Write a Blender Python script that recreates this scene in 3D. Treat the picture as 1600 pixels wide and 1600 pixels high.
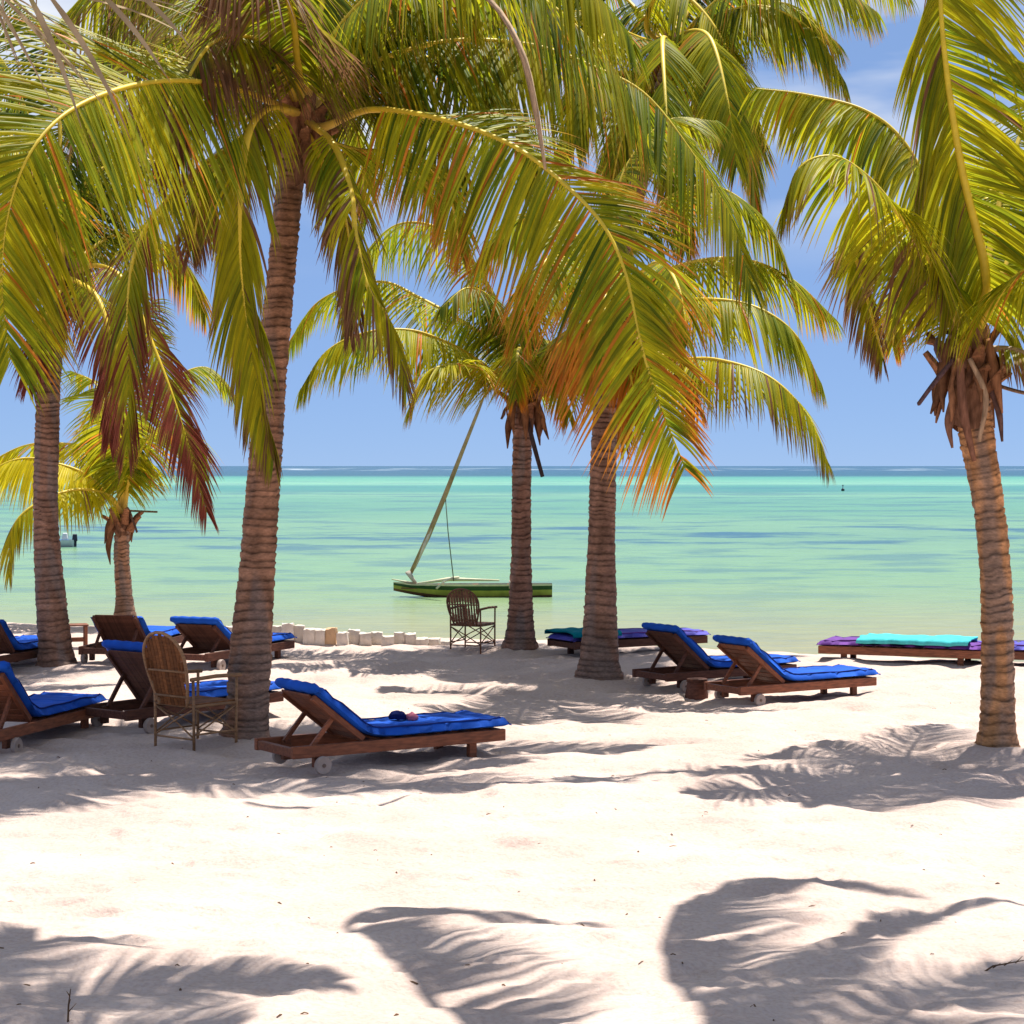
import bpy, bmesh, math, random
import numpy as np
from mathutils import Vector, Matrix

for o in list(bpy.data.objects):
    bpy.data.objects.remove(o)
sc = bpy.context.scene
COL = sc.collection
R = math.radians
rng = np.random.default_rng(7)
random.seed(7)

# ------------------------------------------------------------------ camera
F, CAMH, HOR = 3200.0, 2.4, 728.0          # focal length in photo pixels, eye height, horizon row
cam_d = bpy.data.cameras.new('camera')
cam = bpy.data.objects.new('camera', cam_d); COL.objects.link(cam)
cam.location = (0, 0, CAMH)
cam.rotation_euler = (R(90), 0, 0)
cam_d.sensor_width = 36.0
cam_d.lens = 36.0 * F / 1600.0
cam_d.shift_y = -(800 - HOR) / 1600.0
cam_d.clip_start = 0.1
cam_d.clip_end = 60000
sc.camera = cam

# ------------------------------------------------------------------ sky, sun, exposure
SUN_EL, SUN_AZ = 69.5, 34.0               # degrees; azimuth from +Y (the sea) towards +X
world = bpy.data.worlds.new('World'); sc.world = world
world.use_nodes = True
wn, wl = world.node_tree.nodes, world.node_tree.links
wn.clear()
w_out = wn.new('ShaderNodeOutputWorld'); w_bg = wn.new('ShaderNodeBackground')
sky = wn.new('ShaderNodeTexSky'); sky.sky_type = 'NISHITA'; sky.sun_disc = False
sky.sun_elevation = R(SUN_EL); sky.sun_rotation = R(SUN_AZ)
sky.altitude = 0; sky.air_density = 0.42; sky.dust_density = 0.0; sky.ozone_density = 6.0
w_bg.inputs['Strength'].default_value = 0.053
# thin cirrus wisps over the whole dome
tc = wn.new('ShaderNodeTexCoord')
mp = wn.new('ShaderNodeMapping'); mp.inputs['Scale'].default_value = (5.0, 5.0, 22.0); mp.inputs['Rotation'].default_value = (0.0, 0.25, 0.0)
nz = wn.new('ShaderNodeTexNoise'); nz.inputs['Scale'].default_value = 1.0; nz.inputs['Detail'].default_value = 5
cr = wn.new('ShaderNodeValToRGB'); cr.color_ramp.elements[0].position = 0.43; cr.color_ramp.elements[1].position = 0.68
sepw = wn.new('ShaderNodeSeparateXYZ'); mrw = wn.new('ShaderNodeMapRange')
mrw.inputs['From Min'].default_value = 0.09; mrw.inputs['From Max'].default_value = 0.17
mulw = wn.new('ShaderNodeMath'); mulw.operation = 'MULTIPLY'
mixw = wn.new('ShaderNodeMixRGB'); mixw.inputs['Color2'].default_value = (9.0, 9.5, 10.5, 1)
wl.new(tc.outputs['Generated'], mp.inputs['Vector']); wl.new(mp.outputs['Vector'], nz.inputs['Vector'])
wl.new(nz.outputs['Fac'], cr.inputs['Fac']); wl.new(tc.outputs['Generated'], sepw.inputs[0])
wl.new(sepw.outputs['Z'], mrw.inputs['Value']); wl.new(mrw.outputs[0], mulw.inputs[0]); wl.new(cr.outputs['Color'], mulw.inputs[1])
wl.new(mulw.outputs[0], mixw.inputs['Fac'])
veil = wn.new('ShaderNodeMixRGB'); veil.inputs['Fac'].default_value = 0.68; veil.inputs['Color2'].default_value = (3.35, 5.35, 9.7, 1)   # an even, bright blue over the whole dome
wl.new(sky.outputs['Color'], veil.inputs['Color1']); wl.new(veil.outputs['Color'], mixw.inputs['Color1']); wl.new(mixw.outputs['Color'], w_bg.inputs['Color'])
wl.new(w_bg.outputs[0], w_out.inputs['Surface'])

sun_d = bpy.data.lights.new('sun', 'SUN'); sun_d.energy = 5.0; sun_d.angle = R(0.53); sun_d.color = (1.0, 0.95, 0.87)
sun = bpy.data.objects.new('sun', sun_d); COL.objects.link(sun)
_sd = Vector((math.sin(R(SUN_AZ)) * math.cos(R(SUN_EL)), math.cos(R(SUN_AZ)) * math.cos(R(SUN_EL)), math.sin(R(SUN_EL))))
sun.rotation_euler = _sd.to_track_quat('Z', 'Y').to_euler()
sun.location = (0, 0, 30)

vs = sc.view_settings
vs.view_transform = 'Standard'; vs.look = 'None'; vs.gamma = 1.0; vs.use_curve_mapping = False
vs.exposure = 0.82
sc.cycles.max_bounces = 5; sc.cycles.diffuse_bounces = 3; sc.cycles.glossy_bounces = 2; sc.cycles.transmission_bounces = 3

# ------------------------------------------------------------------ helpers
def lin(r, g, b):
    f = lambda c: (c / 255 / 12.92) if c / 255 <= 0.04045 else ((c / 255 + 0.055) / 1.055) ** 2.4
    return (f(r), f(g), f(b))

def at(px, py, Z):
    """world point seen at photo pixel (px, py) at distance Z in front of the eye"""
    return np.array([(px - 800) * Z / F, Z, CAMH - (py - HOR) * Z / F])

def tag(o, label, cat, group=None):
    o['label'] = label; o['category'] = cat
    if group: o['group'] = group
    return o

def empty(name, loc, rz=0):
    o = bpy.data.objects.new(name, None); COL.objects.link(o)
    o.empty_display_size = 0.2
    o.location = loc; o.rotation_euler = (0, 0, rz)
    return o

def link_mesh(name, me, mat=None, parent=None, loc=None, rot=None):
    o = bpy.data.objects.new(name, me); COL.objects.link(o)
    if mat and not me.materials: me.materials.append(mat)
    if parent: o.parent = parent
    if loc is not None: o.location = loc
    if rot is not None: o.rotation_euler = rot
    return o

def mesh_from(name, V, Fc, smooth=True, cols=None):
    me = bpy.data.meshes.new(name)
    V = np.asarray(V, dtype=np.float32); Fc = np.asarray(Fc, dtype=np.int32)
    n, k = Fc.shape
    me.vertices.add(len(V)); me.vertices.foreach_set('co', V.ravel())
    me.loops.add(n * k); me.loops.foreach_set('vertex_index', Fc.ravel())
    me.polygons.add(n)
    me.polygons.foreach_set('loop_start', np.arange(0, n * k, k, dtype=np.int32))
    me.polygons.foreach_set('loop_total', np.full(n, k, dtype=np.int32))
    me.polygons.foreach_set('use_smooth', np.full(n, bool(smooth)))
    if cols is not None:
        at_ = me.attributes.new('col', 'FLOAT_COLOR', 'POINT')
        c4 = np.ones((len(V), 4), dtype=np.float32); c4[:, :3] = cols
        at_.data.foreach_set('color', c4.ravel())
    me.update(calc_edges=True)
    return me

class MB:
    """collects quads"""
    def __init__(s): s.V = []; s.F = []
    def add(s, V, Fq):
        b = len(s.V); s.V += [tuple(v) for v in V]; s.F += [tuple(i + b for i in f) for f in Fq]
    def box(s, c, size, rot=None, taper=1.0):
        hx, hy, hz = size[0] / 2, size[1] / 2, size[2] / 2
        P = [(-hx, -hy, -hz), (hx, -hy, -hz), (hx, hy, -hz), (-hx, hy, -hz), (-hx * taper, -hy * taper, hz), (hx * taper, -hy * taper, hz), (hx * taper, hy * taper, hz), (-hx * taper, hy * taper, hz)]
        m = rot if rot is not None else Matrix.Identity(3)
        P = [m @ Vector(p) + Vector(c) for p in P]
        s.add(P, [(0, 3, 2, 1), (4, 5, 6, 7), (0, 1, 5, 4), (1, 2, 6, 5), (2, 3, 7, 6), (3, 0, 4, 7)])
    def bar(s, a, b, w, h):
        a, b = Vector(a), Vector(b); d = (b - a); L = d.length; x = d.normalized()
        up = Vector((0, 0, 1)) if abs(x.z) < 0.98 else Vector((0, 1, 0))
        y = up.cross(x).normalized(); z = x.cross(y)
        m = Matrix((x, y, z)).transposed()
        s.box((a + b) / 2, (L, w, h), m)
    def tube(s, pts, rad, n=8):
        pts = [Vector(p) for p in pts]
        if not hasattr(rad, '__len__'): rad = [rad] * len(pts)
        V = []; Fq = []
        prev = None
        for i, p in enumerate(pts):
            t = (pts[min(i + 1, len(pts) - 1)] - pts[max(i - 1, 0)]).normalized()
            if prev is None:
                ref = Vector((0, 0, 1)) if abs(t.z) < 0.9 else Vector((1, 0, 0))
                a = ref.cross(t).normalized()
            else:
                a = (prev - t * prev.dot(t)).normalized()
            prev = a; b = t.cross(a)
            for j in range(n):
                an = 2 * math.pi * j / n
                V.append(p + (a * math.cos(an) + b * math.sin(an)) * rad[i])
        for i in range(len(pts) - 1):
            for j in range(n):
                k = (j + 1) % n
                Fq.append((i * n + j, i * n + k, (i + 1) * n + k, (i + 1) * n + j))
        c0 = len(V); V.append(pts[0]); c1 = len(V); V.append(pts[-1])
        for j in range(0, n, 2):
            a, b2, c = j, (j + 1) % n, (j + 2) % n
            Fq.append((c0, c, b2, a)); o = (len(pts) - 1) * n
            Fq.append((c1, o + a, o + b2, o + c))
        s.add(V, Fq)
    def build(s, name, mat, parent=None, smooth=False, loc=None, bevel=0.0):
        me = mesh_from(name, s.V, s.F, smooth)
        if bevel:
            bm = bmesh.new(); bm.from_mesh(me)
            bmesh.ops.bevel(bm, geom=list(bm.edges), offset=bevel, segments=1, affect='EDGES', clamp_overlap=True)
            bm.to_mesh(me); bm.free()
        return link_mesh(name, me, mat, parent, loc)

# value noise in numpy
def _hash(i, j, seed):
    h = (i * 374761393 + j * 668265263 + seed * 1442695041) & 0xFFFFFFFF
    h = ((h ^ (h >> 13)) * 1274126177) & 0xFFFFFFFF
    return ((h ^ (h >> 16)) & 0xFFFF) / 65535.0
def vnoise(x, y, seed=0):
    x = np.asarray(x, dtype=np.float64); y = np.asarray(y, dtype=np.float64)
    i = np.floor(x).astype(np.int64); j = np.floor(y).astype(np.int64)
    fx = x - i; fy = y - j
    fx = fx * fx * fx * (fx * (fx * 6 - 15) + 10); fy = fy * fy * fy * (fy * (fy * 6 - 15) + 10)
    a = _hash(i, j, seed); b = _hash(i + 1, j, seed); c = _hash(i, j + 1, seed); d = _hash(i + 1, j + 1, seed)
    return (a * (1 - fx) + b * fx) * (1 - fy) + (c * (1 - fx) + d * fx) * fy - 0.5

# ------------------------------------------------------------------ materials
def new_mat(name):
    m = bpy.data.materials.new(name); m.use_nodes = True
    nt = m.node_tree; nt.nodes.clear()
    out = nt.nodes.new('ShaderNodeOutputMaterial')
    return m, nt.nodes, nt.links, out

def simple_mat(name, rgb, rough=0.6, var=0.25, scale=20.0, spec=0.3, stretch=(1, 1, 1), bump=0.0, rgb2=None, obj_random=0.0):
    rgb = tuple(0.74 * v for v in rgb); rgb2 = tuple(0.74 * v for v in rgb2) if rgb2 else None     # swatches were picked off a bright picture
    m, n, l, out = new_mat(name)
    p = n.new('ShaderNodeBsdfPrincipled'); l.new(p.outputs[0], out.inputs['Surface'])
    p.inputs['Roughness'].default_value = rough; p.inputs['Specular IOR Level'].default_value = spec
    t = n.new('ShaderNodeTexCoord'); mpn = n.new('ShaderNodeMapping'); mpn.inputs['Scale'].default_value = stretch
    z = n.new('ShaderNodeTexNoise'); z.inputs['Scale'].default_value = scale; z.inputs['Detail'].default_value = 6
    r = n.new('ShaderNodeValToRGB'); r.color_ramp.elements[0].position = 0.3; r.color_ramp.elements[1].position = 0.72
    c1 = rgb2 if rgb2 else tuple(c * (1 - var) for c in rgb)
    r.color_ramp.elements[0].color = (*c1, 1); r.color_ramp.elements[1].color = (*[min(1, c * (1 + var * 0.6)) for c in rgb], 1)
    l.new(t.outputs['Object'], mpn.inputs['Vector']); l.new(mpn.outputs['Vector'], z.inputs['Vector']); l.new(z.outputs['Fac'], r.inputs['Fac'])
    last = r.outputs['Color']
    if obj_random:
        oi = n.new('ShaderNodeObjectInfo'); hs = n.new('ShaderNodeHueSaturation'); mr = n.new('ShaderNodeMapRange')
        mr.inputs['To Min'].default_value = 1 - obj_random; mr.inputs['To Max'].default_value = 1 + obj_random
        l.new(oi.outputs['Random'], mr.inputs['Value']); l.new(mr.outputs[0], hs.inputs['Value']); l.new(last, hs.inputs['Color']); last = hs.outputs['Color']
    l.new(last, p.inputs['Base Color'])
    if bump:
        b = n.new('ShaderNodeBump'); b.inputs['Strength'].default_value = 1.0; b.inputs['Distance'].default_value = bump
        l.new(z.outputs['Fac'], b.inputs['Height']); l.new(b.outputs[0], p.inputs['Normal'])
    return m

def leaf_mat(name, transl=0.55, rough=0.42, spec=0.14):
    m, n, l, out = new_mat(name)
    a = n.new('ShaderNodeAttribute'); a.attribute_name = 'col'
    z = n.new('ShaderNodeTexNoise'); z.inputs['Scale'].default_value = 6.0; z.inputs['Detail'].default_value = 3
    tcn = n.new('ShaderNodeTexCoord'); l.new(tcn.outputs['Object'], z.inputs['Vector'])
    mr = n.new('ShaderNodeMapRange'); mr.inputs['To Min'].default_value = 0.72; mr.inputs['To Max'].default_value = 1.28
    l.new(z.outputs['Fac'], mr.inputs['Value'])
    hs = n.new('ShaderNodeHueSaturation'); l.new(mr.outputs[0], hs.inputs['Value']); l.new(a.outputs['Color'], hs.inputs['Color'])
    p = n.new('ShaderNodeBsdfPrincipled'); p.inputs['Roughness'].default_value = rough; p.inputs['Specular IOR Level'].default_value = spec
    l.new(hs.outputs['Color'], p.inputs['Base Color'])
    t = n.new('ShaderNodeBsdfTranslucent')
    g = n.new('ShaderNodeGamma'); g.inputs['Gamma'].default_value = 0.88
    l.new(hs.outputs['Color'], g.inputs['Color']); l.new(g.outputs[0], t.inputs['Color'])
    mx = n.new('ShaderNodeMixShader'); mx.inputs['Fac'].default_value = transl
    l.new(p.outputs[0], mx.inputs[1]); l.new(t.outputs[0], mx.inputs[2]); l.new(mx.outputs[0], out.inputs['Surface'])
    return m

def attr_mat(name, rough=0.75, spec=0.2, nscale=30.0, stretch=(1, 1, 1), var=0.3, bump=0.0):
    m, n, l, out = new_mat(name)
    a = n.new('ShaderNodeAttribute'); a.attribute_name = 'col'
    tcn = n.new('ShaderNodeTexCoord'); mpn = n.new('ShaderNodeMapping'); mpn.inputs['Scale'].default_value = stretch
    z = n.new('ShaderNodeTexNoise'); z.inputs['Scale'].default_value = nscale; z.inputs['Detail'].default_value = 7; z.inputs['Roughness'].default_value = 0.65
    l.new(tcn.outputs['Object'], mpn.inputs['Vector']); l.new(mpn.outputs[0], z.inputs['Vector'])
    mr = n.new('ShaderNodeMapRange'); mr.inputs['From Min'].default_value = 0.25; mr.inputs['From Max'].default_value = 0.75
    mr.inputs['To Min'].default_value = 1 - var; mr.inputs['To Max'].default_value = 1 + var
    l.new(z.outputs['Fac'], mr.inputs['Value'])
    hs = n.new('ShaderNodeHueSaturation'); l.new(mr.outputs[0], hs.inputs['Value']); l.new(a.outputs['Color'], hs.inputs['Color'])
    p = n.new('ShaderNodeBsdfPrincipled'); p.inputs['Roughness'].default_value = rough; p.inputs['Specular IOR Level'].default_value = spec
    l.new(hs.outputs['Color'], p.inputs['Base Color']); l.new(p.outputs[0], out.inputs['Surface'])
    if bump:
        b = n.new('ShaderNodeBump'); b.inputs['Distance'].default_value = bump
        l.new(z.outputs['Fac'], b.inputs['Height']); l.new(b.outputs[0], p.inputs['Normal'])
    return m

M_leaf = leaf_mat('palm_leaflet')
M_rach = attr_mat('palm_midrib', rough=0.5, spec=0.35, nscale=8, var=0.2)
M_trunk = attr_mat('palm_bark', rough=0.9, spec=0.1, nscale=22, stretch=(1, 1, 2.2), var=0.45, bump=0.012)
M_fibre = attr_mat('palm_fibre', rough=0.95, spec=0.05, nscale=40, stretch=(1, 1, 0.15), var=0.45, bump=0.006)
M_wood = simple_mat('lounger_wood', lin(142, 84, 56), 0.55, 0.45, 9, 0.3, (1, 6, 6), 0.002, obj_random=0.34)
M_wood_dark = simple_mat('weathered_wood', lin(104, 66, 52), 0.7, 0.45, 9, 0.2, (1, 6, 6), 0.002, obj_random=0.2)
M_blue = simple_mat('blue_canvas', lin(26, 92, 204), 0.8, 0.32, 3.2, 0.15, bump=0.006)
M_blue_pipe = simple_mat('dark_blue_piping', lin(14, 44, 128), 0.8, 0.15, 8, 0.2)
M_purple = simple_mat('purple_canvas', lin(112, 62, 150), 0.75, 0.2, 5, 0.2, bump=0.006)
M_violet = simple_mat('violet_canvas', lin(92, 88, 188), 0.75, 0.2, 5, 0.2, bump=0.006)
M_teal = simple_mat('teal_towel', lin(18, 132, 148), 0.95, 0.25, 14, 0.05, bump=0.008)
M_cyan = simple_mat('turquoise_towel', lin(90, 214, 216), 0.95, 0.25, 14, 0.05, bump=0.008)
M_wheel = simple_mat('pale_wheel', lin(186, 168, 158), 0.6, 0.2, 12, 0.3)
M_hub = simple_mat('wheel_hub', lin(120, 98, 84), 0.5, 0.2, 12, 0.4)
M_cane = simple_mat('dry_cane', lin(168, 128, 92), 0.65, 0.35, 14, 0.25, (1, 1, 4), 0.002, obj_random=0.18)
M_cane_back = simple_mat('brown_rattan', lin(140, 88, 50), 0.7, 0.4, 16, 0.2, (1, 1, 3), 0.003, obj_random=0.28)
M_cane_dark = simple_mat('old_brown_cane', lin(140, 98, 74), 0.7, 0.4, 14, 0.2, (1, 1, 4), 0.002, obj_random=0.2)
M_stone = simple_mat('white_coral_stone', lin(232, 220, 206), 0.9, 0.22, 7, 0.1, bump=0.02, obj_random=0.08)
M_stone_o = simple_mat('ochre_coral_stone', lin(224, 186, 146), 0.9, 0.2, 7, 0.1, bump=0.02)
M_bgreen = simple_mat('dark_green_boat_paint', lin(40, 78, 36), 0.5, 0.3, 5, 0.3)
M_byel = simple_mat('yellow_green_boat_paint', lin(172, 172, 70), 0.5, 0.3, 5, 0.3)
M_bbrown = simple_mat('brown_boat_bottom', lin(120, 84, 58), 0.7, 0.3, 5, 0.2)
M_bcream = simple_mat('cream_boat_trim', lin(226, 220, 180), 0.5, 0.2, 5, 0.3)
M_spar = simple_mat('weathered_spar', lin(176, 150, 108), 0.8, 0.35, 6, 0.15, (1, 1, 1), 0.004)
M_rope = simple_mat('grey_rope', lin(128, 140, 124), 0.9, 0.2, 30, 0.05)
M_canvas = simple_mat('furled_cloth', lin(222, 208, 188), 0.9, 0.25, 10, 0.05)
M_white = simple_mat('white_boat_paint', lin(230, 230, 232), 0.4, 0.1, 5, 0.4)
M_black = simple_mat('dark_motor', lin(40, 42, 60), 0.5, 0.2, 6, 0.4)
M_pink = simple_mat('pink_cloth', lin(206, 120, 140), 0.9, 0.2, 12, 0.05)
M_navy = simple_mat('navy_cloth', lin(30, 40, 96), 0.9, 0.2, 12, 0.05)
M_litter = simple_mat('dry_leaf_bits', lin(120, 92, 70), 0.95, 0.4, 3, 0.05)

# ------------------------------------------------------------------ ground (sand)
WATER_Z = -0.60
def edge_Y(x):
    return 28.4 - 0.42 * np.clip(x, -14, 12) + 0.35 * np.sin(x * 0.55 + 1.0)
def ground(x, y, detail=True):
    x = np.asarray(x, dtype=np.float64); y = np.asarray(y, dtype=np.float64)
    e = edge_Y(x) + 0.9 * vnoise(x * 0.8, y * 0.0 + 3.1, 5)
    d = y - e
    z = -0.16 * np.where(d > 0, d, 0.0)
    sm = np.clip((d + 1.2) / 2.4, 0, 1)                       # rounded berm crest
    z = np.where(np.abs(d) < 1.2, -0.16 * (2.4 * sm ** 2 / 2), z)
    z = np.maximum(z, -3.0)
    if detail:
        k = np.clip((e + 2.0 - y) / 4.0, 0.15, 1.0)
        wx = x + 0.25 * vnoise(x * 1.3, y * 1.3, 41); wy = y + 0.25 * vnoise(x * 1.3, y * 1.3, 42)
        z = z + k * (0.10 * vnoise(x * 0.28, y * 0.28, 1) + 0.055 * vnoise(x * 0.9, y * 0.9, 2)
                     + 0.055 * vnoise(wx * 2.3, wy * 3.0, 3) + 0.042 * vnoise(wx * 3.6, wy * 6.2, 4)
                     + 0.012 * vnoise(wx * 12, wy * 14, 6))
    for bx, by in ((-2.37, 18.2), (-5.37, 24.2), (-5.85, 31.0), (0.10, 26.0), (0.98, 23.0), (4.10, 17.3)):
        z = z + 0.055 * np.exp(-((x - bx) ** 2 + (y - by) ** 2) / 0.16)
    return z
def gz(x, y): return float(ground(np.array([x]), np.array([y]))[0])

def build_ground():
    ys = [2.5]
    while ys[-1] < 50: ys.append(ys[-1] + max(0.024, 0.0030 * ys[-1]))
    ys = np.array([-300, -120, -50, -20, -8, -3, 0, 1.2] + ys + [60, 90, 200])
    u = np.linspace(-1, 1, 520)
    XX = []; YY = []
    for y in ys:
        w = 4.2 + 0.30 * min(max(y, 0), 50)
        x = u * w + np.sign(u) * np.clip(np.abs(u) - 0.9, 0, 1) / 0.1 * 60 * np.clip((np.abs(u) - 0.9) / 0.1, 0, 1) ** 2
        x = np.where(np.abs(u) > 0.995, np.sign(u) * 600, x)
        XX.append(x); YY.append(np.full_like(x, y))
    X = np.array(XX); Y = np.array(YY)
    Zg = ground(X, Y)
    # footprints
    r_ = np.random.default_rng(17)
    for walk in range(75):
        fy0 = 8.0 + 17.5 * r_.random() ** 0.8; fx0 = r_.uniform(-1.2, 1.2) * (0.25 * fy0 + 0.6); hd = r_.uniform(0, 2 * math.pi)
        for st in range(r_.integers(5, 13)):
            hd += r_.normal(0, 0.12)
            fx = fx0 + math.cos(hd) * 0.62 * st + (-1) ** st * 0.09 * math.sin(hd); fy = fy0 + math.sin(hd) * 0.62 * st - (-1) ** st * 0.09 * math.cos(hd)
            if not (7.5 < fy < 26) : continue
            r0, r1 = np.searchsorted(ys, fy - 0.4), np.searchsorted(ys, fy + 0.4)
            xs_, ys_ = X[r0:r1] - fx, Y[r0:r1] - fy
            a_ = (xs_ * math.cos(hd) + ys_ * math.sin(hd)) / 0.125; b_ = (-xs_ * math.sin(hd) + ys_ * math.cos(hd)) / 0.06
            q_ = a_ ** 2 + b_ ** 2
            Zg[r0:r1] += -0.024 * np.exp(-q_ ** 1.5) + 0.010 * np.exp(-((np.sqrt(q_) - 1.5) / 0.35) ** 2) * (0.6 + 0.4 * np.sign(a_))
    V = np.stack([X, Y, Zg], -1).reshape(-1, 3)
    nr, nc = X.shape
    i = np.arange(nr - 1)[:, None] * nc + np.arange(nc - 1)[None, :]
    Fq = np.stack([i, i + 1, i + nc + 1, i + nc], -1).reshape(-1, 4)
    me = mesh_from('sand', V, Fq, True)
    m, n, l, out = new_mat('coral_sand')
    p = n.new('ShaderNodeBsdfPrincipled'); p.inputs['Roughness'].default_value = 0.95; p.inputs['Specular IOR Level'].default_value = 0.1
    geo = n.new('ShaderNodeNewGeometry')
    z1 = n.new('ShaderNodeTexNoise'); z1.inputs['Scale'].default_value = 0.9; z1.inputs['Detail'].default_value = 8
    z2 = n.new('ShaderNodeTexNoise'); z2.inputs['Scale'].default_value = 38.0; z2.inputs['Detail'].default_value = 5
    z3 = n.new('ShaderNodeTexNoise'); z3.inputs['Scale'].default_value = 9.0; z3.inputs['Detail'].default_value = 6
    for z in (z1, z2, z3): l.new(geo.outputs['Position'], z.inputs['Vector'])
    r = n.new('ShaderNodeValToRGB'); r.color_ramp.elements[0].position = 0.3; r.color_ramp.elements[1].position = 0.7
    r.color_ramp.elements[0].color = (0.45, 0.35, 0.305, 1); r.color_ramp.elements[1].color = (0.57, 0.455, 0.395, 1)
    l.new(z1.outputs['Fac'], r.inputs['Fac'])
    r2 = n.new('ShaderNodeValToRGB'); r2.color_ramp.elements[0].position = 0.25; r2.color_ramp.elements[1].position = 0.6
    r2.color_ramp.elements[0].color = (0.84, 0.80, 0.78, 1); r2.color_ramp.elements[1].color = (1, 1, 1, 1)
    l.new(z2.outputs['Fac'], r2.inputs['Fac'])
    mx = n.new('ShaderNodeMixRGB'); mx.blend_type = 'MULTIPLY'; mx.inputs['Fac'].default_value = 1.0
    l.new(r.outputs['Color'], mx.inputs['Color1']); l.new(r2.outputs['Color'], mx.inputs['Color2'])
    l.new(mx.outputs['Color'], p.inputs['Base Color'])
    ad = n.new('ShaderNodeMath'); ad.operation = 'MULTIPLY_ADD'; ad.inputs[1].default_value = 0.35
    l.new(z2.outputs['Fac'], ad.inputs[0]); l.new(z3.outputs['Fac'], ad.inputs[2])
    b = n.new('ShaderNodeBump'); b.inputs['Distance'].default_value = 0.03; b.inputs['Strength'].default_value = 0.8
    l.new(ad.outputs[0], b.inputs['Height']); l.new(b.outputs[0], p.inputs['Normal'])
    l.new(p.outputs[0], out.inputs['Surface'])
    o = link_mesh('sand_beach', me, m); o['kind'] = 'structure'
build_ground()

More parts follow.
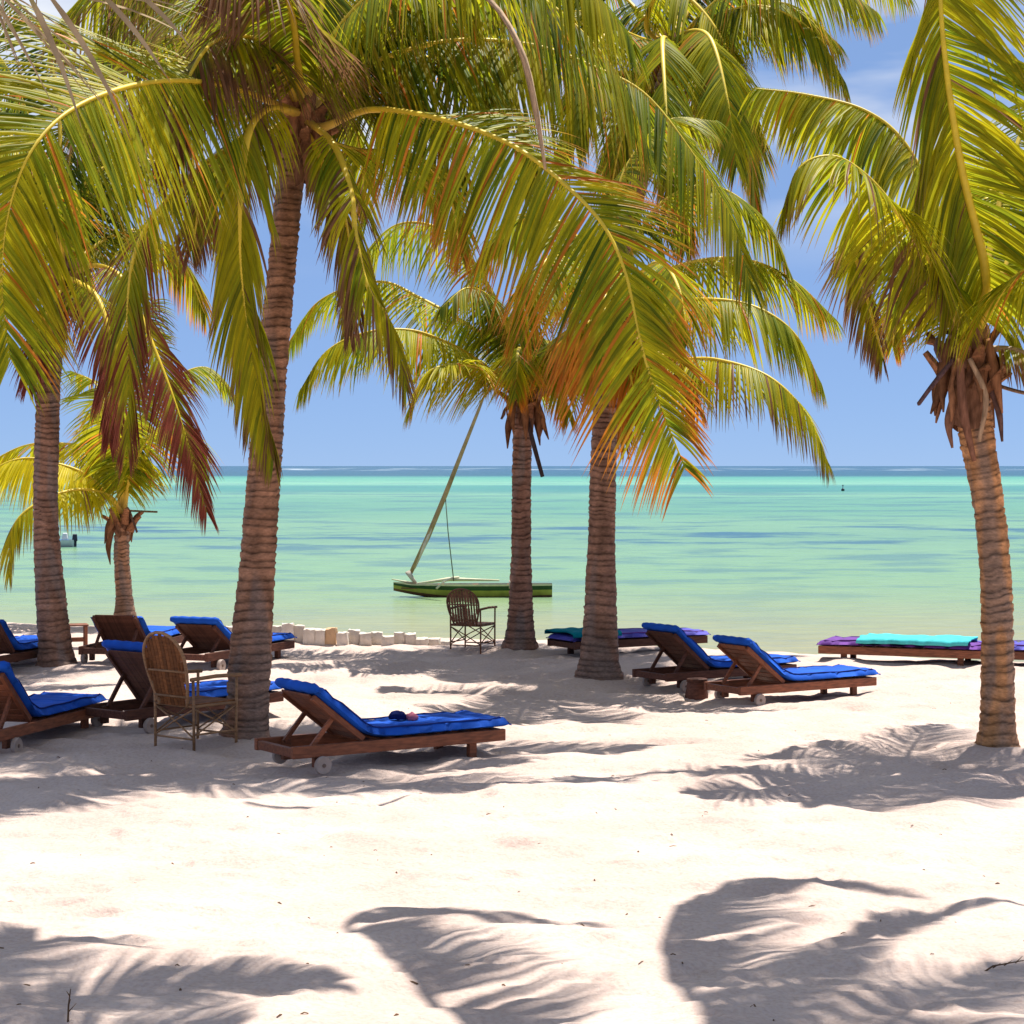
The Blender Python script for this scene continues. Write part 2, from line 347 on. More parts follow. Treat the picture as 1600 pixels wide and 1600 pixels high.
# ------------------------------------------------------------------ sea
def build_sea():
    xs = [-40000, -9000, -2500, -800, -300, -100, -30, 0, 30, 100, 300, 800, 2500, 9000, 40000]
    ys = [22, 30, 50, 100, 200, 500, 1500, 5000, 15000, 40000]
    V = [(x, y, WATER_Z) for y in ys for x in xs]
    nc = len(xs)
    Fq = [(j * nc + i, j * nc + i + 1, (j + 1) * nc + i + 1, (j + 1) * nc + i) for j in range(len(ys) - 1) for i in range(nc - 1)]
    me = mesh_from('sea', V, Fq, False)
    m, n, l, out = new_mat('lagoon_water')
    geo = n.new('ShaderNodeNewGeometry'); sep = n.new('ShaderNodeSeparateXYZ'); l.new(geo.outputs['Position'], sep.inputs[0])
    def math_(op, a, b=None):
        k = n.new('ShaderNodeMath'); k.operation = op
        for i, v in enumerate((a, b)):
            if v is None: continue
            if isinstance(v, (int, float)): k.inputs[i].default_value = v
            else: l.new(v, k.inputs[i])
        return k.outputs[0]
    # patches of seagrass and sand on the lagoon floor: noise in (x/y, log y) so that far patches are larger
    ly = math_('LOGARITHM', sep.outputs['Y'], math.e)
    u = math_('DIVIDE', sep.outputs['X'], math_('POWER', sep.outputs['Y'], 1.0))
    cmb = n.new('ShaderNodeCombineXYZ'); l.new(math_('MULTIPLY', u, 5.0), cmb.inputs['X']); l.new(math_('MULTIPLY', ly, 7.0), cmb.inputs['Y'])
    z1 = n.new('ShaderNodeTexNoise'); z1.inputs['Scale'].default_value = 1.0; z1.inputs['Detail'].default_value = 6; z1.inputs['Roughness'].default_value = 0.6
    l.new(cmb.outputs[0], z1.inputs['Vector'])
    # depth bands: the lagoon floor shelves in steps out to the reef edge
    dep = math_('ADD', ly, math_('MULTIPLY', math_('SUBTRACT', z1.outputs['Fac'], 0.5), 0.16))
    mr = n.new('ShaderNodeMapRange'); mr.inputs['From Min'].default_value = math.log(28); mr.inputs['From Max'].default_value = math.log(2000)
    l.new(dep, mr.inputs['Value'])
    rp = n.new('ShaderNodeValToRGB'); els = rp.color_ramp.elements
    def pos(row): return (math.log(9600 / (row - 728)) - math.log(28)) / (math.log(2000) - math.log(28))
    bands = [(1040, (212, 206, 178)), (995, (206, 206, 174)), (965, (196, 208, 176)), (935, (180, 212, 176)), (900, (168, 214, 178)), (860, (164, 214, 184)), (838, (150, 204, 182)),
             (820, (162, 216, 186)), (800, (138, 206, 182)), (782, (136, 208, 188)), (773, (158, 224, 200)), (767, (104, 190, 188)), (760, (100, 194, 192)), (756, (172, 246, 228)), (751, (150, 236, 218)), (746, (116, 216, 206)),
             (743, (40, 118, 158)), (735, (52, 118, 172))]
    for k, (row, c) in enumerate(bands):
        e = els[0] if k == 0 else (els[1] if k == 1 else els.new(min(1.0, pos(row))))
        e.position = min(1.0, max(0.0, pos(row))); e.color = (*[0.385 * v * f for v, f in zip(lin(*c), (1.0, 1.0, 0.70))], 1)
    l.new(mr.outputs[0], rp.inputs['Fac'])
    # seagrass: darker blue-green streaks
    cmb2 = n.new('ShaderNodeCombineXYZ'); l.new(math_('MULTIPLY', u, 13.0), cmb2.inputs['X']); l.new(math_('MULTIPLY', ly, 17.0), cmb2.inputs['Y'])
    z2 = n.new('ShaderNodeTexNoise'); z2.inputs['Scale'].default_value = 1.0; z2.inputs['Detail'].default_value = 7; z2.inputs['Roughness'].default_value = 0.62
    l.new(cmb2.outputs[0], z2.inputs['Vector'])
    r2 = n.new('ShaderNodeValToRGB'); r2.color_ramp.elements[0].position = 0.49; r2.color_ramp.elements[1].position = 0.60
    l.new(z2.outputs['Fac'], r2.inputs['Fac'])
    g2 = n.new('ShaderNodeValToRGB')   # seagrass grows mostly in the mid lagoon
    ge = g2.color_ramp.elements; ge[0].position = pos(960); ge[0].color = (0.12, 0.12, 0.12, 1); ge[1].position = pos(742); ge[1].color = (0, 0, 0, 1)
    for row, v in ((900, 0.45), (870, 0.5), (850, 0.85), (828, 1.0), (812, 0.4), (780, 0.55)):
        e = ge.new(pos(row)); e.color = (v, v, v, 1)
    l.new(mr.outputs[0], g2.inputs['Fac'])
    mx = n.new('ShaderNodeMixRGB'); mx.inputs['Color2'].default_value = (*[0.36 * v for v in lin(70, 136, 158)], 1)
    l.new(math_('MULTIPLY', r2.outputs['Color'], g2.outputs['Color']), mx.inputs['Fac']); l.new(rp.outputs['Color'], mx.inputs['Color1'])
    # brightness streaks painted in for ripple reflection and refraction over the pale floor
    cmb4 = n.new('ShaderNodeCombineXYZ'); l.new(math_('MULTIPLY', u, 45.0), cmb4.inputs['X']); l.new(math_('MULTIPLY', ly, 64.0), cmb4.inputs['Y'])
    z4 = n.new('ShaderNodeTexNoise'); z4.inputs['Scale'].default_value = 1.0; z4.inputs['Detail'].default_value = 6; z4.inputs['Roughness'].default_value = 0.7
    l.new(cmb4.outputs[0], z4.inputs['Vector'])
    mr4 = n.new('ShaderNodeMapRange'); mr4.inputs['From Min'].default_value = 0.25; mr4.inputs['From Max'].default_value = 0.75; mr4.inputs['To Min'].default_value = 0.89; mr4.inputs['To Max'].default_value = 1.11
    l.new(z4.outputs['Fac'], mr4.inputs['Value'])
    hs4 = n.new('ShaderNodeHueSaturation'); l.new(mr4.outputs[0], hs4.inputs['Value']); l.new(mx.outputs['Color'], hs4.inputs['Color']); mx = hs4
    # breaking foam on the reef, far out
    cmb3 = n.new('ShaderNodeCombineXYZ'); l.new(math_('MULTIPLY', u, 34.0), cmb3.inputs['X']); l.new(math_('MULTIPLY', ly, 9.0), cmb3.inputs['Y'])
    z3 = n.new('ShaderNodeTexNoise'); z3.inputs['Scale'].default_value = 1.0; z3.inputs['Detail'].default_value = 4; l.new(cmb3.outputs[0], z3.inputs['Vector'])
    r3 = n.new('ShaderNodeValToRGB'); r3.color_ramp.elements[0].position = 0.56; r3.color_ramp.elements[1].position = 0.62; l.new(z3.outputs['Fac'], r3.inputs['Fac'])
    far = n.new('ShaderNodeValToRGB'); fe = far.color_ramp.elements
    mrf = n.new('ShaderNodeMapRange'); mrf.inputs['From Min'].default_value = math.log(1200); mrf.inputs['From Max'].default_value = math.log(3500); l.new(ly, mrf.inputs['Value'])
    fe[0].position = 0.0; fe[0].color = (0, 0, 0, 1); fe[1].position = 1.0; fe[1].color = (0, 0, 0, 1)
    e = fe.new(0.25); e.color = (.5, .5, .5, 1); e = fe.new(0.6); e.color = (.5, .5, .5, 1)
    l.new(mrf.outputs[0], far.inputs['Fac'])
    mx3 = n.new('ShaderNodeMixRGB'); mx3.inputs['Color2'].default_value = (0.75, 0.8, 0.82, 1)
    l.new(math_('MULTIPLY', r3.outputs['Color'], far.outputs['Color']), mx3.inputs['Fac']); l.new(mx.outputs['Color'], mx3.inputs['Color1'])
    p = n.new('ShaderNodeBsdfPrincipled'); p.inputs['Roughness'].default_value = 0.22; p.inputs['IOR'].default_value = 1.33; p.inputs['Specular IOR Level'].default_value = 0.06
    l.new(mx3.outputs['Color'], p.inputs['Base Color'])
    # ripples, crests along the shore
    mpv = n.new('ShaderNodeMapping'); mpv.inputs['Scale'].default_value = (0.35, 1.3, 1.0); l.new(geo.outputs['Position'], mpv.inputs['Vector'])
    zb = n.new('ShaderNodeTexNoise'); zb.inputs['Scale'].default_value = 1.6; zb.inputs['Detail'].default_value = 6; l.new(mpv.outputs[0], zb.inputs['Vector'])
    b = n.new('ShaderNodeBump'); b.inputs['Strength'].default_value = 0.55; b.inputs['Distance'].default_value = 0.18
    l.new(zb.outputs['Fac'], b.inputs['Height']); l.new(b.outputs[0], p.inputs['Normal'])
    l.new(p.outputs[0], out.inputs['Surface'])
    o = link_mesh('sea_water', me, m); o['kind'] = 'structure'
build_sea()

# ------------------------------------------------------------------ coconut palms
def catmull(P, n):
    P = np.asarray(P, dtype=np.float64)
    Q = np.vstack([2 * P[0] - P[1], P, 2 * P[-1] - P[-2]])
    out = []
    m = len(P) - 1
    for i in range(m):
        a, b, c, d = Q[i], Q[i + 1], Q[i + 2], Q[i + 3]
        t = np.linspace(0, 1, 24, endpoint=False)[:, None]
        out.append(0.5 * (2 * b + (c - a) * t + (2 * a - 5 * b + 4 * c - d) * t ** 2 + (3 * b - a - 3 * c + d) * t ** 3))
    out.append(P[-1:])
    C = np.vstack(out)
    s = np.concatenate([[0], np.cumsum(np.linalg.norm(np.diff(C, axis=0), axis=1))])
    q = np.linspace(0, s[-1], n)
    return np.stack([np.interp(q, s, C[:, k]) for k in range(3)], 1), s[-1]

def nrm(v): return v / (np.linalg.norm(v, axis=-1, keepdims=True) + 1e-9)

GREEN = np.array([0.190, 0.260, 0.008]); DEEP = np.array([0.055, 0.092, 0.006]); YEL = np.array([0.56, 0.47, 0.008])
ORANGE = np.array([0.52, 0.17, 0.018]); BROWN = np.array([0.20, 0.095, 0.045]); RED = np.array([0.20, 0.048, 0.028]); STRAW = np.array([0.42, 0.32, 0.20])

def frond(parent, org, pts, L=0.95, n=84, droop=0.9, roll=(0, 0), dry=0.15, tipcol=None, yel=0.3, W=0.042, heading=None, petiole=0.16, lift=0.12, density=1.0, rb=0.040, dead=False, sides=(1, 1), deep=0.35, label=None, fwd=1.0, lens=(1, 1)):
    """pts: world points of the midrib from the crown outwards"""
    C, length = catmull(pts, 61)
    T = nrm(np.gradient(C, axis=0))
    h = heading if heading is not None else (C[-1] - C[0])
    h = np.array([h[0], h[1], 0.0])
    if np.linalg.norm(h) < 0.15: h = np.array([0.3, -1.0, 0])
    h = nrm(h); hp = np.array([-h[1], h[0], 0.0])
    # --- midrib
    ts = np.linspace(0, 1, 61)
    rad = rb * ((1 - ts) ** 0.8 * 0.85 + 0.15) + rb * 0.9 * np.clip(1 - ts / 0.08, 0, 1)
    k = 7
    S = nrm(hp - (T @ hp)[:, None] * T); N = np.cross(S, T)
    N = np.where((N[:, 2:3].mean() < 0), -N, N)
    an = np.arange(k) * 2 * math.pi / k
    ring = C[:, None, :] + rad[:, None, None] * (np.cos(an)[None, :, None] * S[:, None, :] * 1.15 + np.sin(an)[None, :, None] * N[:, None, :] * 0.8)
    V = ring.reshape(-1, 3) - org
    i = np.arange(60)[:, None] * k; j = np.arange(k)[None, :]; j2 = (j + 1) % k
    Fq = np.stack([i + j, i + j2, i + k + j2, i + k + j], -1).reshape(-1, 4)
    rc = np.array([0.70, 0.47, 0.03]) if not dead else np.array([0.30, 0.20, 0.12])
    base_c = np.array([0.36, 0.22, 0.06]) if not dead else rc * 0.7
    mixb = np.clip(1 - ts / 0.15, 0, 1)[:, None]
    tip_c = rc * 0.6 + GREEN * 0.5
    colr = (rc * (1 - ts[:, None]) + tip_c * ts[:, None]) * (1 - mixb) + base_c * mixb
    me = mesh_from('frond', V, Fq, True, np.repeat(colr, k, axis=0))
    fo = link_mesh('frond', me, M_rach, parent)
    if label: fo['label'] = label
    # --- leaflets
    K = 6
    allV = []; allF = []; allC = []; base = 0
    for sd, on in ((1, sides[0]), (-1, sides[1])):
        if not on: continue
        m = int(n * 1.5 * density * on)
        t = petiole + (1 - petiole) * (np.arange(m) + 0.5 + rng.uniform(-0.32, 0.32, m)) / m
        keep = (rng.random(m) > 0.05) & (vnoise(t * 23 + sd * 7, t * 0 + rng.uniform(0, 99), 3) > -0.40)
        t = t[keep]; m = len(t)
        idx = t * 60
        i0 = np.clip(idx.astype(int), 0, 59); fr = (idx - i0)[:, None]
        p = C[i0] * (1 - fr) + C[i0 + 1] * fr
        tg = nrm(T[i0] * (1 - fr) + T[i0 + 1] * fr)
        s_ = nrm(S[i0] * (1 - fr) + S[i0 + 1] * fr); n_ = np.cross(s_, tg)
        n_ = np.where(np.sum(n_ * N[i0], axis=1, keepdims=True) < 0, -n_, n_)
        ro = R(1) * (roll[0] + (roll[1] - roll[0]) * t)[:, None]
        s2 = s_ * np.cos(ro) + n_ * np.sin(ro); n2 = n_ * np.cos(ro) - s_ * np.sin(ro)
        u = (t - petiole) / (1 - petiole)
        al = R(1) * (fwd * (14 + 44 * u ** 1.6))[:, None]
        jit = rng.normal(0, 0.026, (m, 3))
        clump = np.sin(u * 37 + rng.uniform(0, 6)) * 0.05 + np.sin(u * 83 + rng.uniform(0, 6)) * 0.035
        d0 = nrm(sd * s2 * np.cos(al) + tg * (np.sin(al) + clump[:, None]) + n2 * (lift + rng.normal(0, 0.03, (m, 1))) + jit)
        prof = np.interp(u, [0, 0.12, 0.35, 0.7, 0.9, 1.0], [0.55, 0.85, 1.0, 0.84, 0.55, 0.32])
        ln = L * lens[0 if sd == 1 else 1] * prof * rng.uniform(0.86, 1.08, m) * np.where(rng.random(m) < 0.05, rng.uniform(0.35, 0.8, m), 1.0)
        g = (droop if not isinstance(droop, tuple) else droop[0 if sd == 1 else 1]) * rng.uniform(0.88, 1.14, m) * (1.0 + 0.25 * np.sin(u * 21 + rng.uniform(0, 6)))
        d0 = nrm(d0 + np.array([0, 0, -1.0]) * (0.55 * g)[:, None]); g = g * 0.55
        pc = p + n2 * rb * 0.3
        pl = [pc]; dl = [d0]; brk = np.where(rng.random(m) < 0.04, rng.uniform(0.8, 3.0, m), 0.0); bq = rng.integers(2, 5, m)
        for q in range(1, K + 1):
            f = ((q - 0.3) / K) ** 1.15
            d = nrm(d0 * (1 - 0.25 * f * np.minimum(1, g)[:, None]) + np.array([0, 0, -1.0]) * (g * 1.25 * f + np.where(q > bq, brk, 0))[:, None])
            pc = pc + d * (ln / K)[:, None]
            pl.append(pc); dl.append(d)
        wp = [0.55, 1.0, 1.0, 0.86, 0.64, 0.36, 0.04]
        wv0 = nrm(tg - np.sum(tg * d0, axis=1, keepdims=True) * d0)
        tw = rng.normal(0, 0.2, m)
        VV = np.zeros((m, K + 1, 3, 3)); CC = np.zeros((m, K + 1, 3, 3))
        # colour of each leaflet
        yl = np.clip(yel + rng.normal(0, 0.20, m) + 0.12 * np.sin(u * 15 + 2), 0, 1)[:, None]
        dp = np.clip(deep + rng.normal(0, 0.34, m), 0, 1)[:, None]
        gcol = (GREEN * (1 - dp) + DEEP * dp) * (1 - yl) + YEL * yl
        tc_ = tipcol if tipcol is not None else ORANGE
        dr = np.clip(dry * (0.6 + 0.8 * u) + rng.normal(0, 0.13, m) * (0.4 + dry), 0, 1)
        whole = rng.random(m) < dry * 0.22
        for q in range(K + 1):
            d = dl[q]
            wv = nrm(wv0 - np.sum(wv0 * d, axis=1, keepdims=True) * d)
            up = np.cross(d, wv)
            ta = (tw * q / K)[:, None]
            wv = wv * np.cos(ta) + up * np.sin(ta); up = np.cross(d, wv)
            hw = (W * 0.33 * wp[q] * (0.55 + 0.45 * prof))[:, None]
            VV[:, q, 0] = pl[q] - wv * hw
            VV[:, q, 1] = pl[q] + up * hw * 0.5
            VV[:, q, 2] = pl[q] + wv * hw
            fq = q / K
            a = np.clip((fq - (1 - dr * 1.15)) / 0.28, 0, 1)
            a = np.where(whole, 1.0, a)[:, None]
            edge = np.where(fq > 0.95, 0.5, 0.0)
            c = gcol * (1 - a) + (tc_ * (0.75 + 0.5 * rng.random((m, 1)))) * a
            c = c * (1 - edge) + BROWN * edge
            for w in range(3): CC[:, q, w] = c * (1.12 if w == 1 else 1.0)
        nv = (K + 1) * 3
        allV.append(VV.reshape(-1, 3)); allC.append(CC.reshape(-1, 3))
        qq = []
        for q in range(K):
            for w in range(2):
                a0 = q * 3 + w
                qq.append((a0, a0 + 1, a0 + 4, a0 + 3))
        qq = np.array(qq)
        allF.append((np.arange(m)[:, None, None] * nv + qq[None]).reshape(-1, 4) + base)
        base += m * nv
    V = np.vstack(allV) - org
    me = mesh_from('leaflets', V, np.vstack(allF), True, np.vstack(allC))
    lo = link_mesh('leaflets', me, M_leaf, fo); lo['kind'] = 'stuff'
    return fo

def trunk_mesh(org, pts, rads, seed, tint=(0.25, 0.132, 0.08), ring=0.075, sides=28):
    C, length = catmull(pts, 200)
    n = int(length / 0.011)
    C, length = catmull(pts, n)
    T = nrm(np.gradient(C, axis=0))
    s = np.linspace(0, length, n)
    rk = np.interp(s / length, np.linspace(0, 1, len(rads)), rads)
    r_ = np.random.default_rng(seed)
    # ring scars: irregular spacing
    pos = [0.0]
    while pos[-1] < length + 0.2: pos.append(pos[-1] + ring * r_.uniform(0.5, 1.6))
    pos = np.array(pos)
    an = np.arange(sides) * 2 * math.pi / sides
    A = np.array([1.0, 0, 0]); A = nrm(A - (T @ A)[:, None] * T); B = np.cross(T, A)
    wob = vnoise(np.cos(an)[None] * 1.5 + 7 + s[:, None] * 3.0, np.sin(an)[None] * 1.5 + s[:, None] * 3.0, seed) 
    sw = s[:, None] + 0.034 * wob + 0.012 * np.sin(an * 1.0 + seed)[None]
    ii = np.clip(np.searchsorted(pos, sw) - 1, 0, len(pos) - 2)
    fr = (sw - pos[ii]) / (pos[ii + 1] - pos[ii])
    lip = _hash(ii.astype(np.int64), np.zeros_like(ii, dtype=np.int64), seed)
    rough = vnoise(an[None] * 3.2 + s[:, None] * 0, s[:, None] * 30, seed + 3)
    prof = 0.009 * (fr - 0.45) * (0.2 + 1.1 * lip) - 0.007 * (0.3 + 1.2 * lip) * (np.exp(-((fr) / 0.10) ** 2)) + 0.014 * rough
    big = 0.05 * vnoise(np.cos(an)[None] * 1.2 + 3, np.sin(an)[None] * 1.2 + s[:, None] * 1.4, seed + 9)
    foot = np.exp(-np.clip(s - 0.15, 0, 9) / 0.10)[:, None] * (0.045 + 0.05 * vnoise(np.cos(an)[None] * 2.6 + seed, np.sin(an)[None] * 2.6, seed + 31))
    rr = rk[:, None] * (1 + big) + prof + foot
    V = C[:, None, :] + rr[..., None] * (np.cos(an)[None, :, None] * A[:, None, :] + np.sin(an)[None, :, None] * B[:, None, :])
    dark = np.clip(np.exp(-((fr) / 0.24) ** 2) + 0.6 * np.exp(-((1 - fr) / 0.07) ** 2), 0, 1) * (0.45 + 0.55 * (vnoise(an[None] * 2.0, sw * 9, seed + 5) + 0.5))
    patch = 0.5 + vnoise(np.cos(an)[None] * 2 + 11, np.sin(an)[None] * 2 + s[:, None] * 5, seed + 7)
    tint = np.array(tint)
    c = tint * (0.70 + 0.55 * patch[..., None]) * (0.85 + 0.35 * lip[..., None])
    c = c * 1.25 * (1 - 0.85 * dark[..., None])
    grey = np.array([0.20, 0.17, 0.155])
    gp_ = np.clip(vnoise(np.cos(an)[None] * 1.7 + 21, np.sin(an)[None] * 1.7 + s[:, None] * 1.9, seed + 12) * 2.4, 0, 0.55)[..., None]
    c = c * (1 - gp_) + (grey * gp_) * (1 - 0.7 * dark[..., None])
    V = V.reshape(-1, 3) - org
    i = np.arange(n - 1)[:, None] * sides; j = np.arange(sides)[None, :]; j2 = (j + 1) % sides
    Fq = np.stack([i + j, i + j2, i + sides + j2, i + sides + j], -1).reshape(-1, 4)
    return mesh_from('trunk', V, Fq, True, c.reshape(-1, 3)), C, T

def strip_mesh(name, parent, org, path, widths, col, mat, thick=0.006, curl=0.3):
    """a curved, thick, tapering strap (boot, dead stub, sheath rag)"""
    C, _ = catmull(path, 14)
    T = nrm(np.gradient(C, axis=0))
    w = np.interp(np.linspace(0, 1, 14), np.linspace(0, 1, len(widths)), widths)
    ref = nrm(np.cross(T, np.array([0.13, 0.2, 1.0]) if abs(T[0, 2]) < 0.9 else np.array([0.2, 1.0, 0.1])))
    up = np.cross(ref, T)
    V = []
    for q in range(14):
        a, b = ref[q], up[q]
        V += [C[q] - a * w[q] / 2 - b * w[q] * curl * 0.5, C[q] + b * (w[q] * curl * 0.3 + thick), C[q] + a * w[q] / 2 - b * w[q] * curl * 0.5, C[q] - b * thick]
    Fq = []
    for q in range(13):
        for j in range(4):
            Fq.append((q * 4 + j, q * 4 + (j + 1) % 4, q * 4 + 4 + (j + 1) % 4, q * 4 + 4 + j))
    Fq.append((3, 2, 1, 0)); Fq.append((52, 53, 54, 55))
    V = np.array(V) - org
    cc = np.array(col) * rng.uniform(0.7, 1.2, (len(V), 1))
    return link_mesh(name, mesh_from(name, V, Fq, True, cc), mat, parent)

def crown_fibre(parent, org, c, d, r, seed, h=0.55, rags=9, nb=10, coconuts=0):
    """fibrous sheath at the top of the stem, old leaf bases and hanging rags"""
    r_ = np.random.default_rng(seed)
    ns, nh = 26, 18
    an = np.arange(ns) * 2 * math.pi / ns; hh = np.linspace(-h * 0.75, h * 0.55, nh)
    prof = np.interp(hh, [-h * 0.75, -h * 0.4, 0, h * 0.3, h * 0.55], [1.0, 1.12, 1.28, 1.15, 0.5]) * r
    rad = prof[:, None] * (1 + 0.35 * vnoise(an[None] * 2.5 + seed, hh[:, None] * 9, seed))
    V = np.zeros((nh, ns, 3))
    V[..., 0] = c[0] + np.cos(an)[None] * rad; V[..., 1] = c[1] + np.sin(an)[None] * rad
    V[..., 2] = c[2] + hh[:, None] + 0.10 * vnoise(an[None] * 3, hh[:, None] * 3, seed + 1)
    V = V.reshape(-1, 3) - org
    i = np.arange(nh - 1)[:, None] * ns; j = np.arange(ns)[None, :]; j2 = (j + 1) % ns
    Fq = np.stack([i + j, i + j2, i + ns + j2, i + ns + j], -1).reshape(-1, 4)
    cc = np.array([0.17, 0.085, 0.05]) * (0.5 + 1.0 * r_.random((len(V), 1)))
    link_mesh('fibre_sheath', mesh_from('fibre_sheath', V, Fq, True, cc), M_fibre, parent)
    for k in range(nb):
        a = k * 2.4 + r_.uniform(-.3, .3); ca, sa = math.cos(a), math.sin(a)
        z0 = c[2] + r_.uniform(-0.5, 0.1) * h
        p0 = np.array([c[0] + ca * r * 1.0, c[1] + sa * r * 1.0, z0])
        p1 = p0 + np.array([ca * 0.09, sa * 0.09, 0.14]); p2 = p1 + np.array([ca * 0.12, sa * 0.12, r_.uniform(0.02, 0.16)])
        strip_mesh('leaf_base', parent, org, [p0, p1, p2], [0.15, 0.11, 0.07], np.array([0.26, 0.12, 0.06]) * r_.uniform(0.6, 1.3), M_fibre, 0.016, 0.5)
    for k in range(rags):
        a = r_.uniform(0, 6.28); ca, sa = math.cos(a), math.sin(a)
        p0 = np.array([c[0] + ca * r * 1.25, c[1] + sa * r * 1.25, c[2] + r_.uniform(-0.1, 0.2)])
        ln = r_.uniform(0.3, 0.65)
        p1 = p0 + np.array([ca * 0.08, sa * 0.08, -ln * 0.5]); p2 = p1 + np.array([ca * r_.uniform(-.04, .1), sa * r_.uniform(-.04, .1), -ln * 0.5])
        strip_mesh('sheath_rag', parent, org, [p0, p1, p2], [0.07, 0.10, 0.015], np.array([0.28, 0.13, 0.065]) * r_.uniform(0.45, 1.2), M_fibre, 0.004, 0.25)


def arch(c, az, el, length, bend):
    """midrib points of a frond leaving crown c towards azimuth az (degrees from +Y to +X), rising at el and bending over"""
    p = np.array(c, dtype=float); out = [p.copy()]
    hx, hy = math.sin(R(az)), math.cos(R(az))
    for k in range(1, 7):
        e = R(el - bend * (k / 6) ** 1.25)
        p = p + np.array([hx * math.cos(e), hy * math.cos(e), math.sin(e)]) * length / 6
        out.append(p.copy())
    return out

def palm(label, base, stem, rads, crown, Z, fronds, seed, tint=(0.25, 0.132, 0.08), dZtop=0.0, rags=9, nb=10, fibre_h=0.55, defaults=None, world=False, stubs=()):
    """stem and fronds are (photo column, row, distance offset) of points on the tree standing at distance Z, or world points"""
    cv = (lambda q: np.array(q, dtype=float)) if world else (lambda q: at(q[0], q[1], Z + (q[2] if len(q) > 2 else 0)))
    b = cv(base); b[2] = gz(b[0], b[1])
    org = b.copy()
    root = empty('coconut_palm', tuple(org))
    tag(root, label, 'palm tree', 'coconut palms on the beach')
    c = cv(crown) if world else at(crown[0], crown[1], Z + dZtop)
    pts = [b - np.array([0, 0, 0.15])] + [cv(q) for q in stem] + [c]
    me, C, T = trunk_mesh(org, pts, rads, seed, tint)
    link_mesh('trunk', me, M_trunk, root)
    crown_fibre(root, org, c, T[-1], rads[-1], seed + 1, fibre_h, rags, nb)
    for f in fronds:
        kw = dict(defaults or {}); kw.update(f[1] if len(f) > 1 else {})
        if isinstance(f[0], tuple): P = arch(c + np.array([0, 0, 0.1]), *f[0])
        else: P = [c + np.array([0, 0, 0.05])] + [cv((q[0], q[1], q[2] + dZtop)) if not world else cv(q) for q in f[0]]
        frond(root, org, P, **kw)
    for path, w, col in stubs:
        strip_mesh('dead_leaf_stalk', root, org, [cv(q) for q in path], w, col, M_fibre, 0.014, 0.4)
    return root, org, c

ORG = dict(tipcol=ORANGE); RDD = dict(tipcol=RED)
